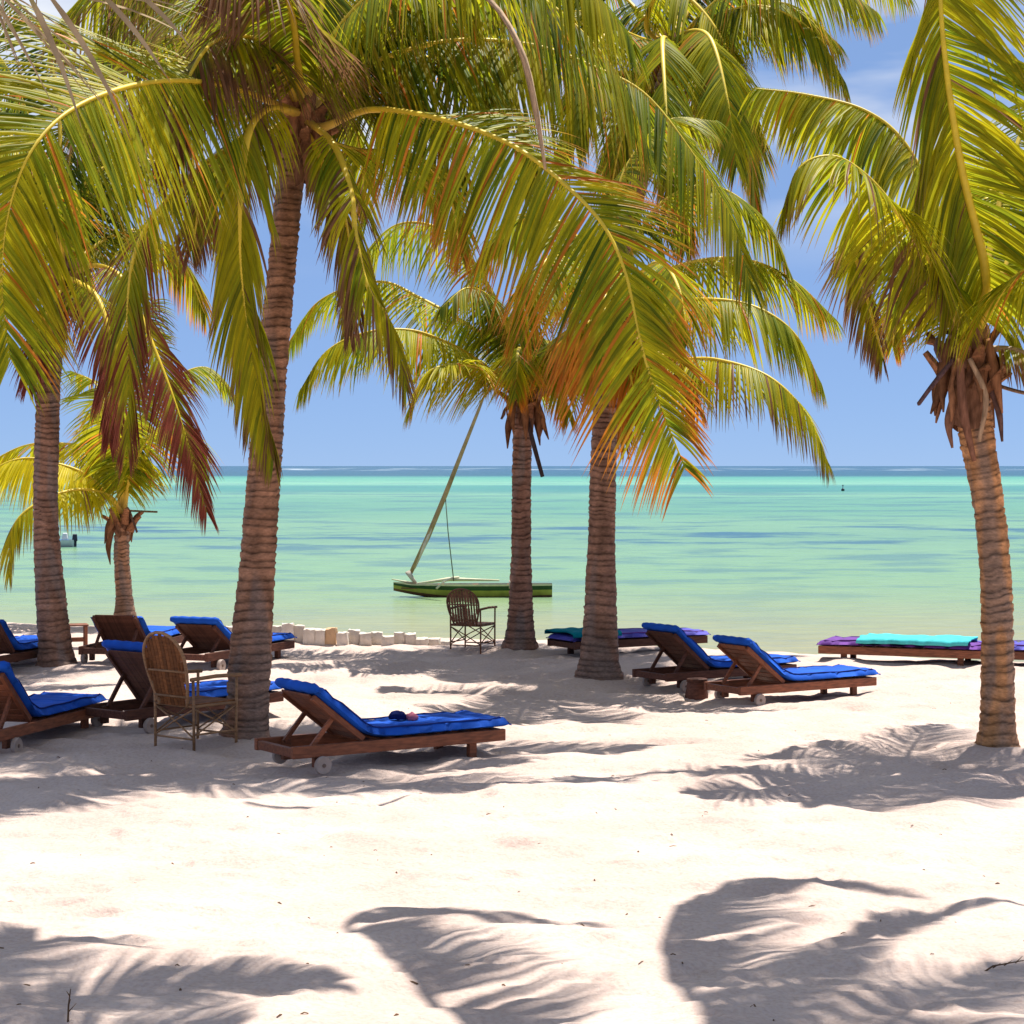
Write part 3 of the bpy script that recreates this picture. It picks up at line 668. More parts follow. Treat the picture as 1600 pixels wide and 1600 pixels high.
# --- the big palm left of the middle
palm('large coconut palm with leaning ringed trunk between the near cane chair and front lounger',
     (383, 1152, 0), [(392, 1010, 0), (404, 860, 0), (420, 640, 0), (440, 420, 0), (455, 270, 0)],
     [0.185, 0.19, 0.16, 0.148, 0.136, 0.126, 0.122, 0.118], (470, 190), 18.2, [
    # sweeping to the right across the middle of the view
    ([(500, 200, -.1), (575, 172, -.3), (669, 182, -.6), (762, 210, -.9), (837, 251, -1.2), (931, 337, -1.5), (975, 420, -1.6), (1000, 530, -1.7), (1030, 630, -1.7), (1072, 735, -1.7)],
     dict(L=1.38, n=140, droop=0.85, roll=(38, 60), dry=0.37, tipcol=ORANGE, yel=0.34, deep=0.5, W=0.046, lift=0.05, fwd=0.5, lens=(0.72, 1.05))),
    # second, higher and behind it
    ([(560, 110, .4), (690, 66, .7), (826, 70, .9), (930, 106, .9), (1010, 150, .9), (1085, 245, .8), (1140, 340, .8), (1172, 450, .8)],
     dict(L=1.35, n=140, droop=1.1, roll=(30, 45), dry=0.12, yel=0.25, deep=0.75, W=0.046, fwd=0.7)),
    ([(500, 90, -.2), (565, 5, -.4), (660, -70, -.6), (790, -95, -.8), (900, -40, -1.0), (990, 70, -1.1)], dict(L=1.25, n=100, droop=1.3, roll=(10, 20), dry=0.1, yel=0.3, deep=0.5, W=0.05)),
    ([(490, 80, .4), (540, -20, .8), (640, -90, 1.4), (780, -60, 2.0), (870, 20, 2.2)], dict(L=1.2, n=90, droop=1.4, dry=0.1, yel=0.2, deep=0.8)),
    # toward the eye, hanging in front of the trunk
    ([(450, 172, -.4), (415, 172, -.9), (388, 210, -1.3), (376, 310, -1.5), (378, 430, -1.5), (395, 560, -1.45), (428, 715, -1.4)],
     dict(L=0.92, n=110, droop=(2.2, 2.2), roll=(0, 0), dry=0.25, tipcol=BROWN, yel=0.5, heading=np.array([-.25, -1, 0]), W=0.046)),
    # left, drooping, red tips
    ([(400, 215, -.4), (330, 250, -.8), (262, 311, -1.2), (215, 385, -1.4), (200, 480, -1.5), (203, 590, -1.5), (200, 700, -1.5)],
     dict(L=0.95, n=92, droop=1.3, roll=(0, 0), dry=0.45, tipcol=RED, yel=0.4)),
    # great left frond
    ([(400, 150, -.7), (310, 128, -1.4), (210, 133, -2.2), (110, 172, -2.9), (45, 240, -3.3), (10, 340, -3.4), (2, 450, -3.4), (16, 560, -3.3)],
     dict(L=1.5, n=140, droop=0.6, roll=(-42, -62), dry=0.10, yel=0.38, deep=0.55, W=0.046, lift=0.05, fwd=0.8)),
    # right, in front, bending down
    ([(520, 225, -.5), (548, 300, -.9), (556, 370, -1.1), (575, 450, -1.2), (610, 506, -1.2), (632, 605, -1.2)], dict(L=0.85, n=84, droop=1.4, dry=0.40, tipcol=BROWN, yel=0.45, heading=np.array([.9, -.5, 0]))),
    ([(500, 215, .3), (560, 235, .9), (640, 240, 1.5), (700, 300, 2.0), (720, 400, 2.2)], dict(L=0.9, n=80, droop=1.2, dry=0.3, yel=0.35)),
    # up and left, behind
    ([(430, 90, .2), (370, 10, .5), (270, -50, .8), (160, -30, 1.0), (80, 60, 1.2)], dict(L=1.2, n=100, droop=1.3, dry=0.3, tipcol=BROWN, yel=0.25, deep=0.7)),
    ([(420, 130, .6), (350, 70, 1.2), (260, 60, 1.8), (180, 110, 2.2), (120, 210, 2.5)], dict(L=1.1, n=90, droop=1.3, dry=0.5, tipcol=BROWN, yel=0.3, deep=0.6)),
    ([(460, 60, -.3), (440, -40, -.7), (380, -120, -1.2), (280, -120, -1.6), (180, -40, -1.9)], dict(L=1.2, n=96, droop=1.3, dry=0.25, tipcol=BROWN, yel=0.3)),
    ([(480, 110, .9), (500, 70, 1.7), (530, 110, 2.6), (560, 220, 3.2), (575, 340, 3.4)], dict(L=0.95, droop=1.3, dry=0.3, tipcol=BROWN, yel=0.3)),
    ([(430, 200, .4), (370, 220, .9), (320, 290, 1.3), (300, 390, 1.5)], dict(L=0.85, droop=1.3, dry=0.5, tipcol=BROWN, yel=0.3)),
    ([(440, 110, -.4), (395, 60, -.8), (330, 70, -1.2), (285, 150, -1.4), (270, 260, -1.4)], dict(L=1.0, n=90, droop=1.5, dry=0.75, tipcol=BROWN, yel=0.3, deep=0.5)),
    ([(465, 90, -.5), (450, 0, -1.0), (400, -50, -1.5), (330, -20, -1.8)], dict(L=1.1, n=90, droop=1.5, dry=0.6, tipcol=BROWN, yel=0.3, deep=0.5)),
    ([(520, 60, .2), (600, -30, .3), (720, -50, .3), (850, 0, .2), (960, 110, .1), (1010, 230, 0)], dict(L=1.25, n=120, droop=1.3, dry=0.1, yel=0.2, deep=0.8, roll=(10, 20))),
    ([(455, 100, .9), (400, 40, 1.8), (330, 30, 2.6), (270, 90, 3.2), (240, 190, 3.5)], dict(L=1.1, n=96, droop=1.4, dry=0.35, tipcol=BROWN, yel=0.2, deep=0.8)),
    ([(505, 100, .5), (560, 30, 1.0), (640, 10, 1.4), (720, 60, 1.7), (770, 160, 1.8)], dict(L=1.15, n=100, droop=1.4, dry=0.1, yel=0.3, deep=0.6)),
    # dark fronds at the back of the crown
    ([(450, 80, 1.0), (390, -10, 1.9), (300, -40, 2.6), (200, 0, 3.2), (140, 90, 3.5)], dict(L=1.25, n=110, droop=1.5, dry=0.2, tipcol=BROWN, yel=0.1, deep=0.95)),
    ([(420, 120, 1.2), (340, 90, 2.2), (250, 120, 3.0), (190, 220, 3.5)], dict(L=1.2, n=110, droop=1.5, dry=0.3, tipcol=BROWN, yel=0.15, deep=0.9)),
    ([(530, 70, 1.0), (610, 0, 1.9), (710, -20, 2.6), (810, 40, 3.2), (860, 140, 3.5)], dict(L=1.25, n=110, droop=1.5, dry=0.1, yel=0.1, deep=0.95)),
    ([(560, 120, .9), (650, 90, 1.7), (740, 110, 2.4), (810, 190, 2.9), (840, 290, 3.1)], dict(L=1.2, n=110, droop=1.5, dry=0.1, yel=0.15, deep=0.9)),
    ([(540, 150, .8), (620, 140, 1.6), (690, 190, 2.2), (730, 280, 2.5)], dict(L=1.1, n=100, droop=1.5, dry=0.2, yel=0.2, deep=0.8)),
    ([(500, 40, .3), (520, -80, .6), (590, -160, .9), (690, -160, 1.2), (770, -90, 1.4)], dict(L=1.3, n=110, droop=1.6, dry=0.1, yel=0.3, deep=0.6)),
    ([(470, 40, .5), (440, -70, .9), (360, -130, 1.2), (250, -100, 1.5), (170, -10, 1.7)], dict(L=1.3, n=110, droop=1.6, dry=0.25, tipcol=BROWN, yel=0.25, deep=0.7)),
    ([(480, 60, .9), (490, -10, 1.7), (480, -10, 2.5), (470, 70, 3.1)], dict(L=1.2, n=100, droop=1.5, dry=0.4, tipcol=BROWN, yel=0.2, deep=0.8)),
    ([(500, 250, -.2), (535, 330, -.3), (548, 430, -.35), (545, 520, -.35)], dict(L=0.7, n=60, droop=1.5, dry=0.8, tipcol=BROWN, yel=0.4)),
    ], 11, rags=14, nb=12, fibre_h=0.75, stubs=[
    ([(690, -40, -1.6), (765, 0, -1.7), (815, 80, -1.8), (838, 170, -1.8), (852, 265, -1.8)], [.05, .07, .09, .07, .02], (.42, .30, .19)),
    ([(520, 130, -.3), (545, 95, -.4), (560, 110, -.4)], [.08, .1, .03], (.2, .1, .06))])

# --- palm at the left edge
palm('coconut palm with straight ringed trunk near the left edge between the loungers',
     (90, 1046, 0), [(80, 940, 0), (72, 820, 0), (73, 690, 0), (80, 560, 0)],
     [0.20, 0.175, 0.145, 0.14, 0.135, 0.13], (100, 440), 24.2, [
    ([(150, 415, -.2), (195, 440, -.5), (235, 530, -.7), (280, 650, -.8), (322, 800, -.8)], dict(L=0.95, n=84, droop=1.0, dry=0.85, tipcol=RED, yel=0.25, roll=(10, 20))),
    ([(120, 440, -.5), (155, 470, -1.0), (175, 560, -1.2), (170, 690, -1.2)], dict(L=0.8, n=70, droop=1.5, dry=0.8, tipcol=RED, yel=0.35, heading=np.array([.6, -1, 0]))),
    ([(60, 420, -.2), (10, 440, -.4), (-40, 520, -.5), (-70, 640, -.5)], dict(L=0.95, droop=1.2, dry=0.3)),
    ([(70, 380, .2), (10, 340, .6), (-70, 360, .9), (-130, 450, 1.0)], dict(dry=0.2, droop=1.2)),
    ([(110, 340, .2), (150, 270, .5), (230, 250, .9), (310, 300, 1.1), (350, 400, 1.2)], dict(dry=0.2, droop=1.3, yel=0.25, deep=0.7)),
    ([(90, 350, -.3), (70, 260, -.7), (10, 220, -1.2), (-60, 260, -1.5)], dict(dry=0.2, droop=1.2)),
    ([(140, 390, .5), (210, 360, 1.0), (280, 400, 1.4), (320, 490, 1.6)], dict(dry=0.3, droop=1.2, yel=0.3, deep=0.6)),
    ([(90, 460, -.4), (60, 520, -.6), (45, 600, -.7)], dict(L=0.7, n=50, droop=1.4, dry=0.7, tipcol=RED)),
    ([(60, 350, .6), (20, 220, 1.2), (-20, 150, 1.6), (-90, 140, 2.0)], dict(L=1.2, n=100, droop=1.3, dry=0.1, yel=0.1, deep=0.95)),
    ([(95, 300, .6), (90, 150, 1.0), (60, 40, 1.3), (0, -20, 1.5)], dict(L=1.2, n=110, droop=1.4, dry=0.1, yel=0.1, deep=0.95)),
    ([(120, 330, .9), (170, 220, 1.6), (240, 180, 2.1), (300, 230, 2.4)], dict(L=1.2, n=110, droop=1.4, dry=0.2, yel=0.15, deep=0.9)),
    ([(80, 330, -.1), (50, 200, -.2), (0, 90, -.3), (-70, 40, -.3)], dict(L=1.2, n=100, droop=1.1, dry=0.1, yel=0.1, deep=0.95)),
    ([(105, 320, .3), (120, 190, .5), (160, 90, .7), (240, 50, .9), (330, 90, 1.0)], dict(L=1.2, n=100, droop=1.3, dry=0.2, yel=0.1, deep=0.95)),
    ([(100, 380, .8), (110, 330, 1.6), (120, 380, 2.4), (125, 480, 2.9)], dict(dry=0.3)),
    ], 21, tint=(0.20, 0.112, 0.076))

# --- small young palm behind it
palm('small young coconut palm with thin trunk and yellow fronds by the water at left',
     (196, 975, 0), [(194, 930, 0), (190, 870, 0)], [0.19, 0.125, 0.115, 0.11], (192, 812), 31.0, [
    ([(165, 770, -.1), (135, 742, -.2), (95, 726, -.3), (40, 716, -.4), (-10, 735, -.5), (-50, 790, -.5)], dict(L=1.0, n=80, droop=1.5, dry=0.1, yel=0.95, W=0.05)),
    ([(170, 775, -.4), (120, 765, -.9), (60, 785, -1.3), (20, 825, -1.5), (15, 900, -1.5)], dict(L=0.8, n=70, droop=1.5, dry=0.25, yel=0.75, tipcol=BROWN, W=0.05)),
    ([(180, 745, .2), (162, 708, .4), (110, 694, .7), (40, 696, .9), (-30, 730, 1.0)], dict(L=0.85, n=70, droop=1.4, dry=0.3, yel=0.6, W=0.05)),
    ([(195, 720, 0), (205, 620, 0), (215, 530, .2), (240, 470, .5)], dict(L=1.0, n=80, droop=1.1, dry=0.1, yel=0.2, deep=0.7, W=0.05)),
    ([(205, 720, .2), (230, 640, .4), (275, 590, .6), (325, 575, .8), (366, 618, .9)], dict(L=0.9, n=80, droop=1.0, dry=0.1, yel=0.3, W=0.05)),
    ([(205, 740, -.3), (228, 690, -.6), (265, 662, -.8), (302, 680, -.9), (320, 750, -1.0)], dict(L=0.9, n=80, droop=1.3, dry=0.2, yel=0.3, W=0.05)),
    ([(185, 730, .3), (170, 650, .6), (150, 600, .9), (110, 580, 1.2)], dict(L=0.9, n=70, droop=1.1, dry=0.1, yel=0.4, W=0.05)),
    ([(190, 740, -.3), (180, 660, -.8), (165, 620, -1.3), (140, 640, -1.8)], dict(L=0.85, n=70, droop=1.2, dry=0.2, yel=0.4, W=0.05)),
    ], 31, rags=5, nb=8, fibre_h=0.4, tint=(0.29, 0.155, 0.09), stubs=[([(200, 800, -.1), (207, 812, -.2), (214, 832, -.25)], [.05, .05, .03], (.12, .07, .05)), ([(200, 798, -.1), (220, 799, -.2), (246, 800, -.3)], [.03, .025, .015], (.14, .10, .05))])

# --- palm beside the far chair
palm('coconut palm with slim straight trunk flared at its foot beside the far cane chair',
     (812, 1024, 0), [(813, 985, 0), (814, 900, 0), (815, 780, 0), (816, 690, 0)],
     [0.20, 0.155, 0.125, 0.122, 0.12, 0.12], (817, 622), 26.0, [
    ([(800, 540, .2), (765, 450, .5), (700, 365, .8), (625, 350, 1.0), (570, 400, 1.1), (545, 470, 1.1), (538, 530, 1.1)], dict(L=1.0, n=90, droop=1.4, dry=0.15, yel=0.35)),
    ([(785, 596, -.1), (744, 562, -.3), (700, 536, -.5), (640, 516, -.7), (570, 520, -.9), (510, 550, -1.0), (470, 610, -1.0)], dict(L=0.95, n=90, droop=1.4, dry=0.1, yel=0.4)),
    ([(790, 590, -.4), (750, 574, -.9), (705, 570, -1.3), (665, 585, -1.5), (640, 640, -1.6)], dict(L=0.85, n=80, droop=1.0, dry=0.15, yel=0.62, roll=(20, 40))),
    ([(800, 565, .3), (744, 516, .6), (657, 466, .9), (590, 440, 1.2), (500, 470, 1.4), (450, 540, 1.5)], dict(L=0.9, n=90, droop=1.3, dry=0.1, yel=0.3)),
    ([(822, 540, 0), (835, 450, .2), (880, 380, .4), (950, 370, .6)], dict(dry=0.1)),
    ([(840, 570, -.3), (880, 540, -.7), (930, 550, -1.0), (965, 620, -1.1), (975, 690, -1.1)], dict(L=0.9, droop=1.3, dry=0.4, yel=0.4)),
    ([(840, 560, .3), (900, 510, .6), (970, 500, .9), (1040, 560, 1.1)], dict(L=0.95, droop=1.3, dry=0.2)),
    ([(815, 575, -.5), (812, 545, -1.1), (808, 560, -1.7), (806, 620, -2.0)], dict(L=0.8, n=70, droop=1.3, dry=0.35, yel=0.35)),
    ([(835, 580, -.4), (862, 560, -.9), (880, 590, -1.2), (888, 650, -1.3)], dict(L=0.75, n=70, droop=1.4, dry=0.35, yel=0.45)),
    ([(800, 530, -.2), (770, 470, -.5), (730, 450, -.9), (690, 480, -1.2)], dict(L=0.9, droop=1.3, dry=0.1, yel=0.2, deep=0.7)),
    ([(850, 560, -.8), (890, 520, -1.6), (920, 550, -2.2), (935, 620, -2.5)], dict(L=0.85, n=80, droop=1.3, dry=0.3)),
    ([(820, 550, .8), (830, 520, 1.6), (840, 560, 2.4), (845, 620, 2.8)], dict(dry=0.2)),
    ], 41, tint=(0.195, 0.103, 0.07), rags=12, nb=12, stubs=[([(824, 650, -.15), (833, 690, -.25), (848, 745, -.3)], [.05, .06, .05], (.07, .05, .05)), ([(805, 625, -.2), (790, 640, -.3), (783, 655, -.3)], [.06, .09, .03], (.13, .07, .045)), ([(835, 625, -.2), (848, 650, -.3), (852, 672, -.3)], [.08, .12, .05], (.26, .12, .055))])

# --- palm right of the middle
palm('coconut palm with thick ringed trunk beside the teal covered flat lounger',
     (936, 1062, 0), [(938, 970, 0), (940, 850, 0), (943, 720, 0), (948, 600, 0)],
     [0.235, 0.185, 0.15, 0.145, 0.135, 0.13], (960, 500), 23.0, [
    ([(1010, 440, .2), (1080, 410, .4), (1160, 405, .6), (1235, 435, .7), (1305, 500, .7)], dict(L=0.95, n=90, droop=1.3, dry=0.15, yel=0.4)),
    ([(1020, 480, -.2), (1095, 468, -.5), (1175, 478, -.7), (1240, 520, -.8), (1282, 600, -.8)], dict(L=0.95, n=90, droop=1.4, dry=0.15, yel=0.35)),
    ([(1000, 535, -.4), (1050, 560, -.8), (1120, 562, -1.2), (1200, 588, -1.5), (1258, 645, -1.6), (1292, 722, -1.6)], dict(L=0.9, n=92, droop=1.35, dry=0.3, tipcol=BROWN, yel=0.5)),
    ([(985, 400, .1), (1030, 320, .3), (1110, 290, .5), (1190, 340, .6), (1230, 420, .6)], dict(L=1.0, droop=1.3, dry=0.1, deep=0.6)),
    ([(960, 380, 0), (975, 270, .2), (1040, 190, .4), (1120, 190, .5)], dict(L=1.0, droop=1.2, dry=0.1, deep=0.6)),
    ([(930, 420, .2), (880, 350, .4), (800, 340, .6), (740, 420, .7)], dict(L=0.95, droop=1.3, deep=0.7)),
    ([(1010, 520, .3), (1060, 560, .6), (1090, 640, .8)], dict(L=0.8, droop=1.3, dry=0.7, tipcol=ORANGE)),
    ([(930, 500, -.3), (900, 520, -.6), (885, 590, -.7)], dict(L=0.7, n=60, droop=1.4, dry=0.7, tipcol=ORANGE)),
    ([(955, 440, -.8), (950, 420, -1.6), (945, 470, -2.4), (942, 560, -2.8)], dict(L=0.95, n=90, droop=1.3, dry=0.3)),
    ([(990, 440, -.8), (1030, 410, -1.6), (1060, 450, -2.3), (1075, 540, -2.7)], dict(L=0.95, n=90, droop=1.3, dry=0.3)),
    ([(920, 440, -.7), (870, 400, -1.4), (830, 440, -2.0), (810, 530, -2.3)], dict(L=0.95, n=90, droop=1.3, dry=0.3)),
    ([(965, 470, .9), (975, 460, 1.8), (990, 540, 2.6), (1000, 640, 2.9)], dict(dry=0.3)),
    ([(965, 530, -.4), (985, 590, -.6), (990, 660, -.7)], dict(L=0.7, n=60, droop=1.4, dry=0.9, tipcol=ORANGE)),
    ], 51, tint=(0.20, 0.112, 0.076))

# --- palm at the right edge
palm('coconut palm with curved sunlit trunk and dead stalks at the right edge',
     (1558, 1174, 0), [(1559, 1080, 0), (1557, 930, 0), (1546, 800, 0), (1526, 680, 0)],
     [0.155, 0.142, 0.132, 0.128, 0.128, 0.15, 0.15], (1513, 560), 17.3, [
    # rising towards the eye, out of the top
    ([(1536, 470, -.2), (1537, 406, -.35), (1503, 265, -.5), (1477, 94, -.6), (1470, -40, -.6), (1490, -150, -.5)],
     dict(L=1.3, n=140, droop=(0.95, 3.0), lens=(1.35, 0.95), roll=(0, 10), dry=0.14, tipcol=BROWN, yel=0.42, heading=np.array([-.35, -1, 0]), W=0.046, lift=-0.15, fwd=-0.1)),
    # left, arching high
    ([(1490, 430, 0), (1462, 320, .1), (1412, 222, .2), (1350, 172, .3), (1260, 148, .4), (1180, 138, .4)], dict(L=1.0, n=100, droop=1.6, dry=0.08, yel=0.35, deep=0.6, roll=(0, 0), W=0.048, lift=-0.1)),
    # left, bright, over and down
    ([(1480, 460, -.2), (1444, 390, -.35), (1397, 325, -.5), (1350, 272, -.6), (1300, 244, -.65), (1250, 262, -.7), (1225, 330, -.7)], dict(L=0.95, n=110, droop=1.5, roll=(5, 15), dry=0.22, tipcol=BROWN, yel=0.5, deep=0.15, W=0.048)),
    ([(1470, 450, .4), (1420, 385, .8), (1365, 350, 1.0), (1338, 390, 1.1), (1348, 440, 1.1), (1380, 560, 1.1)], dict(L=0.75, n=84, droop=1.3, dry=0.5, tipcol=BROWN, yel=0.45)),
    ([(1470, 480, .6), (1430, 440, 1.2), (1400, 470, 1.6), (1395, 540, 1.8)], dict(L=0.7, n=70, droop=1.3, dry=0.3, yel=0.4)),
    ([(1560, 440, .2), (1620, 330, .5), (1700, 280, .8), (1790, 330, 1.0)], dict(L=1.0, droop=1.2, dry=0.15, yel=0.4)),
    ([(1555, 470, -.3), (1610, 420, -.7), (1670, 440, -1.0), (1710, 530, -1.2)], dict(L=0.9, droop=1.3, dry=0.2, yel=0.4)),
    ([(1545, 400, .4), (1580, 250, .8), (1640, 130, 1.2), (1720, 90, 1.5)], dict(L=1.05, droop=1.1, dry=0.15)),
    ([(1530, 400, .8), (1545, 300, 1.7), (1560, 290, 2.6), (1570, 370, 3.3)], dict(L=0.95, dry=0.2)),
    ([(1550, 545, -.1), (1600, 552, -.2), (1680, 600, -.3), (1740, 700, -.3)], dict(L=0.7, n=60, droop=1.5, dry=1.0, tipcol=BROWN, density=0.6, dead=True)),
    ], 61, tint=(0.36, 0.18, 0.08), rags=18, nb=12, fibre_h=0.8, stubs=[  # brighter bark tint stands in for sunlight on this trunk
    ([(1490, 560, -.2), (1462, 595, -.35), (1435, 632, -.45)], [.05, .055, .045], (.13, .075, .075)),
    ([(1500, 525, -.1), (1475, 520, -.25), (1462, 540, -.3), (1470, 565, -.25)], [.05, .05, .04, .03], (.10, .06, .06)),
    ([(1515, 560, -.25), (1540, 620, -.3), (1530, 690, -.25)], [.04, .05, .03], (.40, .27, .17)),
    ([(1500, 560, -.25), (1505, 640, -.3), (1522, 720, -.22)], [.06, .08, .04], (.20, .095, .06)),
    ([(1545, 600, -.1), (1560, 640, -.15), (1566, 690, -.15)], [.05, .06, .02], (.15, .085, .07)),
    ([(1550, 600, -.1), (1590, 612, -.2), (1640, 622, -.3)], [.04, .035, .03], (.30, .19, .12)),
    ([(1490, 620, -.15), (1482, 660, -.2), (1488, 700, -.2)], [.06, .07, .02], (.22, .11, .07))])

# --- tall palm behind, its stem in line with the thick one
palm('tall background coconut palm whose crown shows at the top, right of the middle',
     (938, 1012, 0), [(940, 900, 0), (944, 720, 0), (955, 520, 0), (995, 300, 0)], [0.17, 0.14, 0.125, 0.12, 0.115], (1050, 85), 27.0, [
    ([(1040, 60, -.9), (1035, 70, -1.8), (1040, 160, -2.6), (1045, 270, -3.0)], dict(L=1.1, n=110, droop=1.3, yel=0.3, deep=0.5)),
    ([(1075, 50, -.8), (1110, 60, -1.6), (1135, 150, -2.2), (1150, 260, -2.5)], dict(L=1.1, n=110, droop=1.3, yel=0.35, deep=0.5)),
    ([(1000, 60, -.7), (950, 50, -1.4), (910, 120, -2.0), (900, 230, -2.2)], dict(L=1.1, n=110, droop=1.3, yel=0.3, deep=0.6)),
    ([(1110, 30, -.4), (1190, 10, -.8), (1270, 50, -1.0), (1320, 130, -1.1)], dict(L=1.1, n=110, droop=1.4, yel=0.3, deep=0.6)),
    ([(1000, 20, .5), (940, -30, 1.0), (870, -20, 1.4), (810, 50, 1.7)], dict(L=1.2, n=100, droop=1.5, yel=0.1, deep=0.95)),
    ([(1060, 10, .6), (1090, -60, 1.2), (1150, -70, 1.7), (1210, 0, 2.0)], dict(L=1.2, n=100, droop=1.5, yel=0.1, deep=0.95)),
    ([(1090, 90, .6), (1130, 100, 1.1), (1165, 170, 1.5), (1180, 280, 1.7)], dict(L=1.1, n=100, droop=1.5, yel=0.15, deep=0.9)),
    ([(1020, 100, .8), (990, 120, 1.5), (965, 210, 2.0), (955, 330, 2.2)], dict(L=1.1, n=100, droop=1.5, yel=0.15, deep=0.9)),
    ([(1010, 40, -.2), (1040, -20, -.5), (1100, 20, -.8), (1150, 110, -1.0), (1175, 220, -1.0)], dict(L=1.1, n=100, droop=1.3, yel=0.45, dry=0.1)),
    ([(1090, 60, .2), (1160, 10, .4), (1240, 10, .6), (1310, 70, .7)], dict(L=1.15, n=100, droop=1.4, yel=0.25, deep=0.6)),
    ([(1100, 20, -.3), (1180, -40, -.7), (1280, -40, -1.0), (1370, 20, -1.2)], dict(L=1.15, n=100, droop=1.4, yel=0.25, deep=0.6)),
    ([(1080, 10, .4), (1150, -80, .8), (1290, -80, 1.2), (1420, -10, 1.4)], dict(L=1.15, n=100, droop=1.4, yel=0.25, deep=0.6)),
    ([(990, 70, .2), (920, 20, .4), (840, 40, .6), (780, 130, .7)], dict(L=1.1, n=100, droop=1.3, deep=0.8)),
    ([(1000, 110, -.3), (940, 120, -.6), (890, 190, -.8), (870, 290, -.9)], dict(L=1.0, n=90, droop=1.3, deep=0.7)),
    ([(1090, 130, -.2), (1140, 160, -.4), (1170, 240, -.5), (1180, 340, -.5)], dict(L=1.0, n=90, droop=1.3, deep=0.7)),
    ([(1040, 150, -.5), (1050, 200, -.9), (1060, 290, -1.1), (1070, 390, -1.1)], dict(L=0.9, n=90, droop=1.3, deep=0.6, dry=0.3)),
    ([(1000, 160, .4), (970, 220, .7), (950, 320, .9)], dict(L=0.9, n=80, droop=1.3, deep=0.6, dry=0.3)),
    ([(1030, 20, .1), (990, -80, .2), (900, -130, .3), (790, -100, .4)], dict(L=1.1, n=100, droop=1.4, deep=0.7)),
    ([(1060, 80, .9), (1080, 60, 1.8), (1100, 120, 2.6), (1110, 220, 3.0)], dict(dry=0.3)),
    ], 91)

# --- palms just outside the picture: their fronds hang in at the top and shade the sand in front
COT = 1 / math.tan(R(SUN_EL))
def over(px, py, H):
    """the point at height H whose shadow falls on the sand at photo pixel (px, py)"""
    Z = F * CAMH / (py - HOR); x = (px - 800) * Z / F
    return (x + H * COT * math.sin(R(SUN_AZ)), Z + H * COT * math.cos(R(SUN_AZ)), H)
palm('coconut palm outside the right edge whose fronds shade the sand at bottom right',
     (2.35, 3.0, 0), [(2.35, 3.6, 2.0), (2.2, 5.0, 4.0), (1.85, 7.6, 5.8)], [0.2, 0.15, 0.14, 0.13, 0.12], over(1050, 1705, 7.0), 0, [
    ([over(870, 1660, 7.4), over(740, 1600, 7.5), over(640, 1510, 7.4), over(560, 1448, 7.0), over(555, 1418, 6.6), over(640, 1404, 6.2), over(780, 1412, 5.8), over(900, 1425, 5.5)], dict(L=0.95, n=110, droop=0.35, W=0.07, heading=np.array([1.0, 1.0, 0]), sides=(0, 1.0))),
    ([over(1110, 1610, 7.5), over(1060, 1530, 7.5), over(1043, 1460, 7.2), over(1075, 1398, 6.9), over(1140, 1372, 6.5), over(1260, 1366, 6.1), over(1400, 1384, 5.7)], dict(L=0.95, n=110, droop=0.35, W=0.07, heading=np.array([1.0, 1.0, 0]), sides=(0, 1.0))),
    ([over(1170, 1610, 7.5), over(1260, 1520, 7.6), over(1350, 1455, 7.3), over(1440, 1412, 6.9), over(1620, 1400, 6.2)], dict(L=0.5, n=120, droop=1.2, W=0.05)),
    ([over(1280, 1660, 7.4), over(1430, 1575, 7.4), over(1540, 1525, 7.0), over(1680, 1490, 6.2)], dict(L=0.9, n=100, droop=0.7)),
    ((200, 40, 4.3, 80),), ((270, 55, 4.0, 70),), ((130, 60, 4.0, 80),), ((170, 20, 4.0, 70),), ((235, 25, 4.0, 70),),
    ], 71, world=True)
palm('coconut palm outside the left edge with dry strands hanging at the top left corner',
     (-4.3, 8.0, 0), [(-4.25, 8.2, 2.0), (-3.9, 8.9, 4.0), (-3.1, 10.1, 5.6)], [0.2, 0.15, 0.14, 0.13, 0.12], over(-110, 1620, 6.6), 0, [
    ([over(-20, 1585, 7.0), over(120, 1550, 7.0), over(270, 1532, 6.7), over(400, 1524, 6.2), over(520, 1532, 5.7)], dict(L=0.8, n=100, droop=0.8)),
    ([over(-90, 1540, 7.0), over(-20, 1490, 6.9), over(60, 1464, 6.6), over(190, 1482, 6.0)], dict(L=0.8, n=90, droop=0.8)),
    ([over(40, 1640, 7.0), over(150, 1615, 6.9), over(260, 1600, 6.4), over(350, 1600, 5.9)], dict(L=0.9, n=100, droop=0.8)),
    # dead frond, sparse straw strands hanging into the corner
    ([(-2.55, 10.6, 6.0), (-2.9, 10.3, 5.5), (-2.8, 10.1, 5.0), (-2.5, 10.0, 4.74), (-2.1, 10.0, 4.72), (-1.8, 10.0, 4.74)], dict(L=1.35, n=22, droop=0.7, dry=1.4, tipcol=STRAW * 0.8, yel=0.2, dead=True, W=0.055, heading=np.array([1.0, 0.1, 0]), roll=(-50, -50), sides=(1, 0.6))),
    ((200, 35, 4.2, 75),), ((260, 40, 4.2, 80),), ((310, 35, 4.0, 75),), ((150, 30, 4.0, 85),), ((230, 65, 4.0, 75),),
    ], 81, world=True)

# ------------------------------------------------------------------ sun loungers
def rot_y(a): return Matrix.Rotation(a, 3, 'Y')
LEN0, LEN1, WID = -0.25, 1.74, 0.62         # head end, foot end, width; the origin is the right-hand wheel's foot

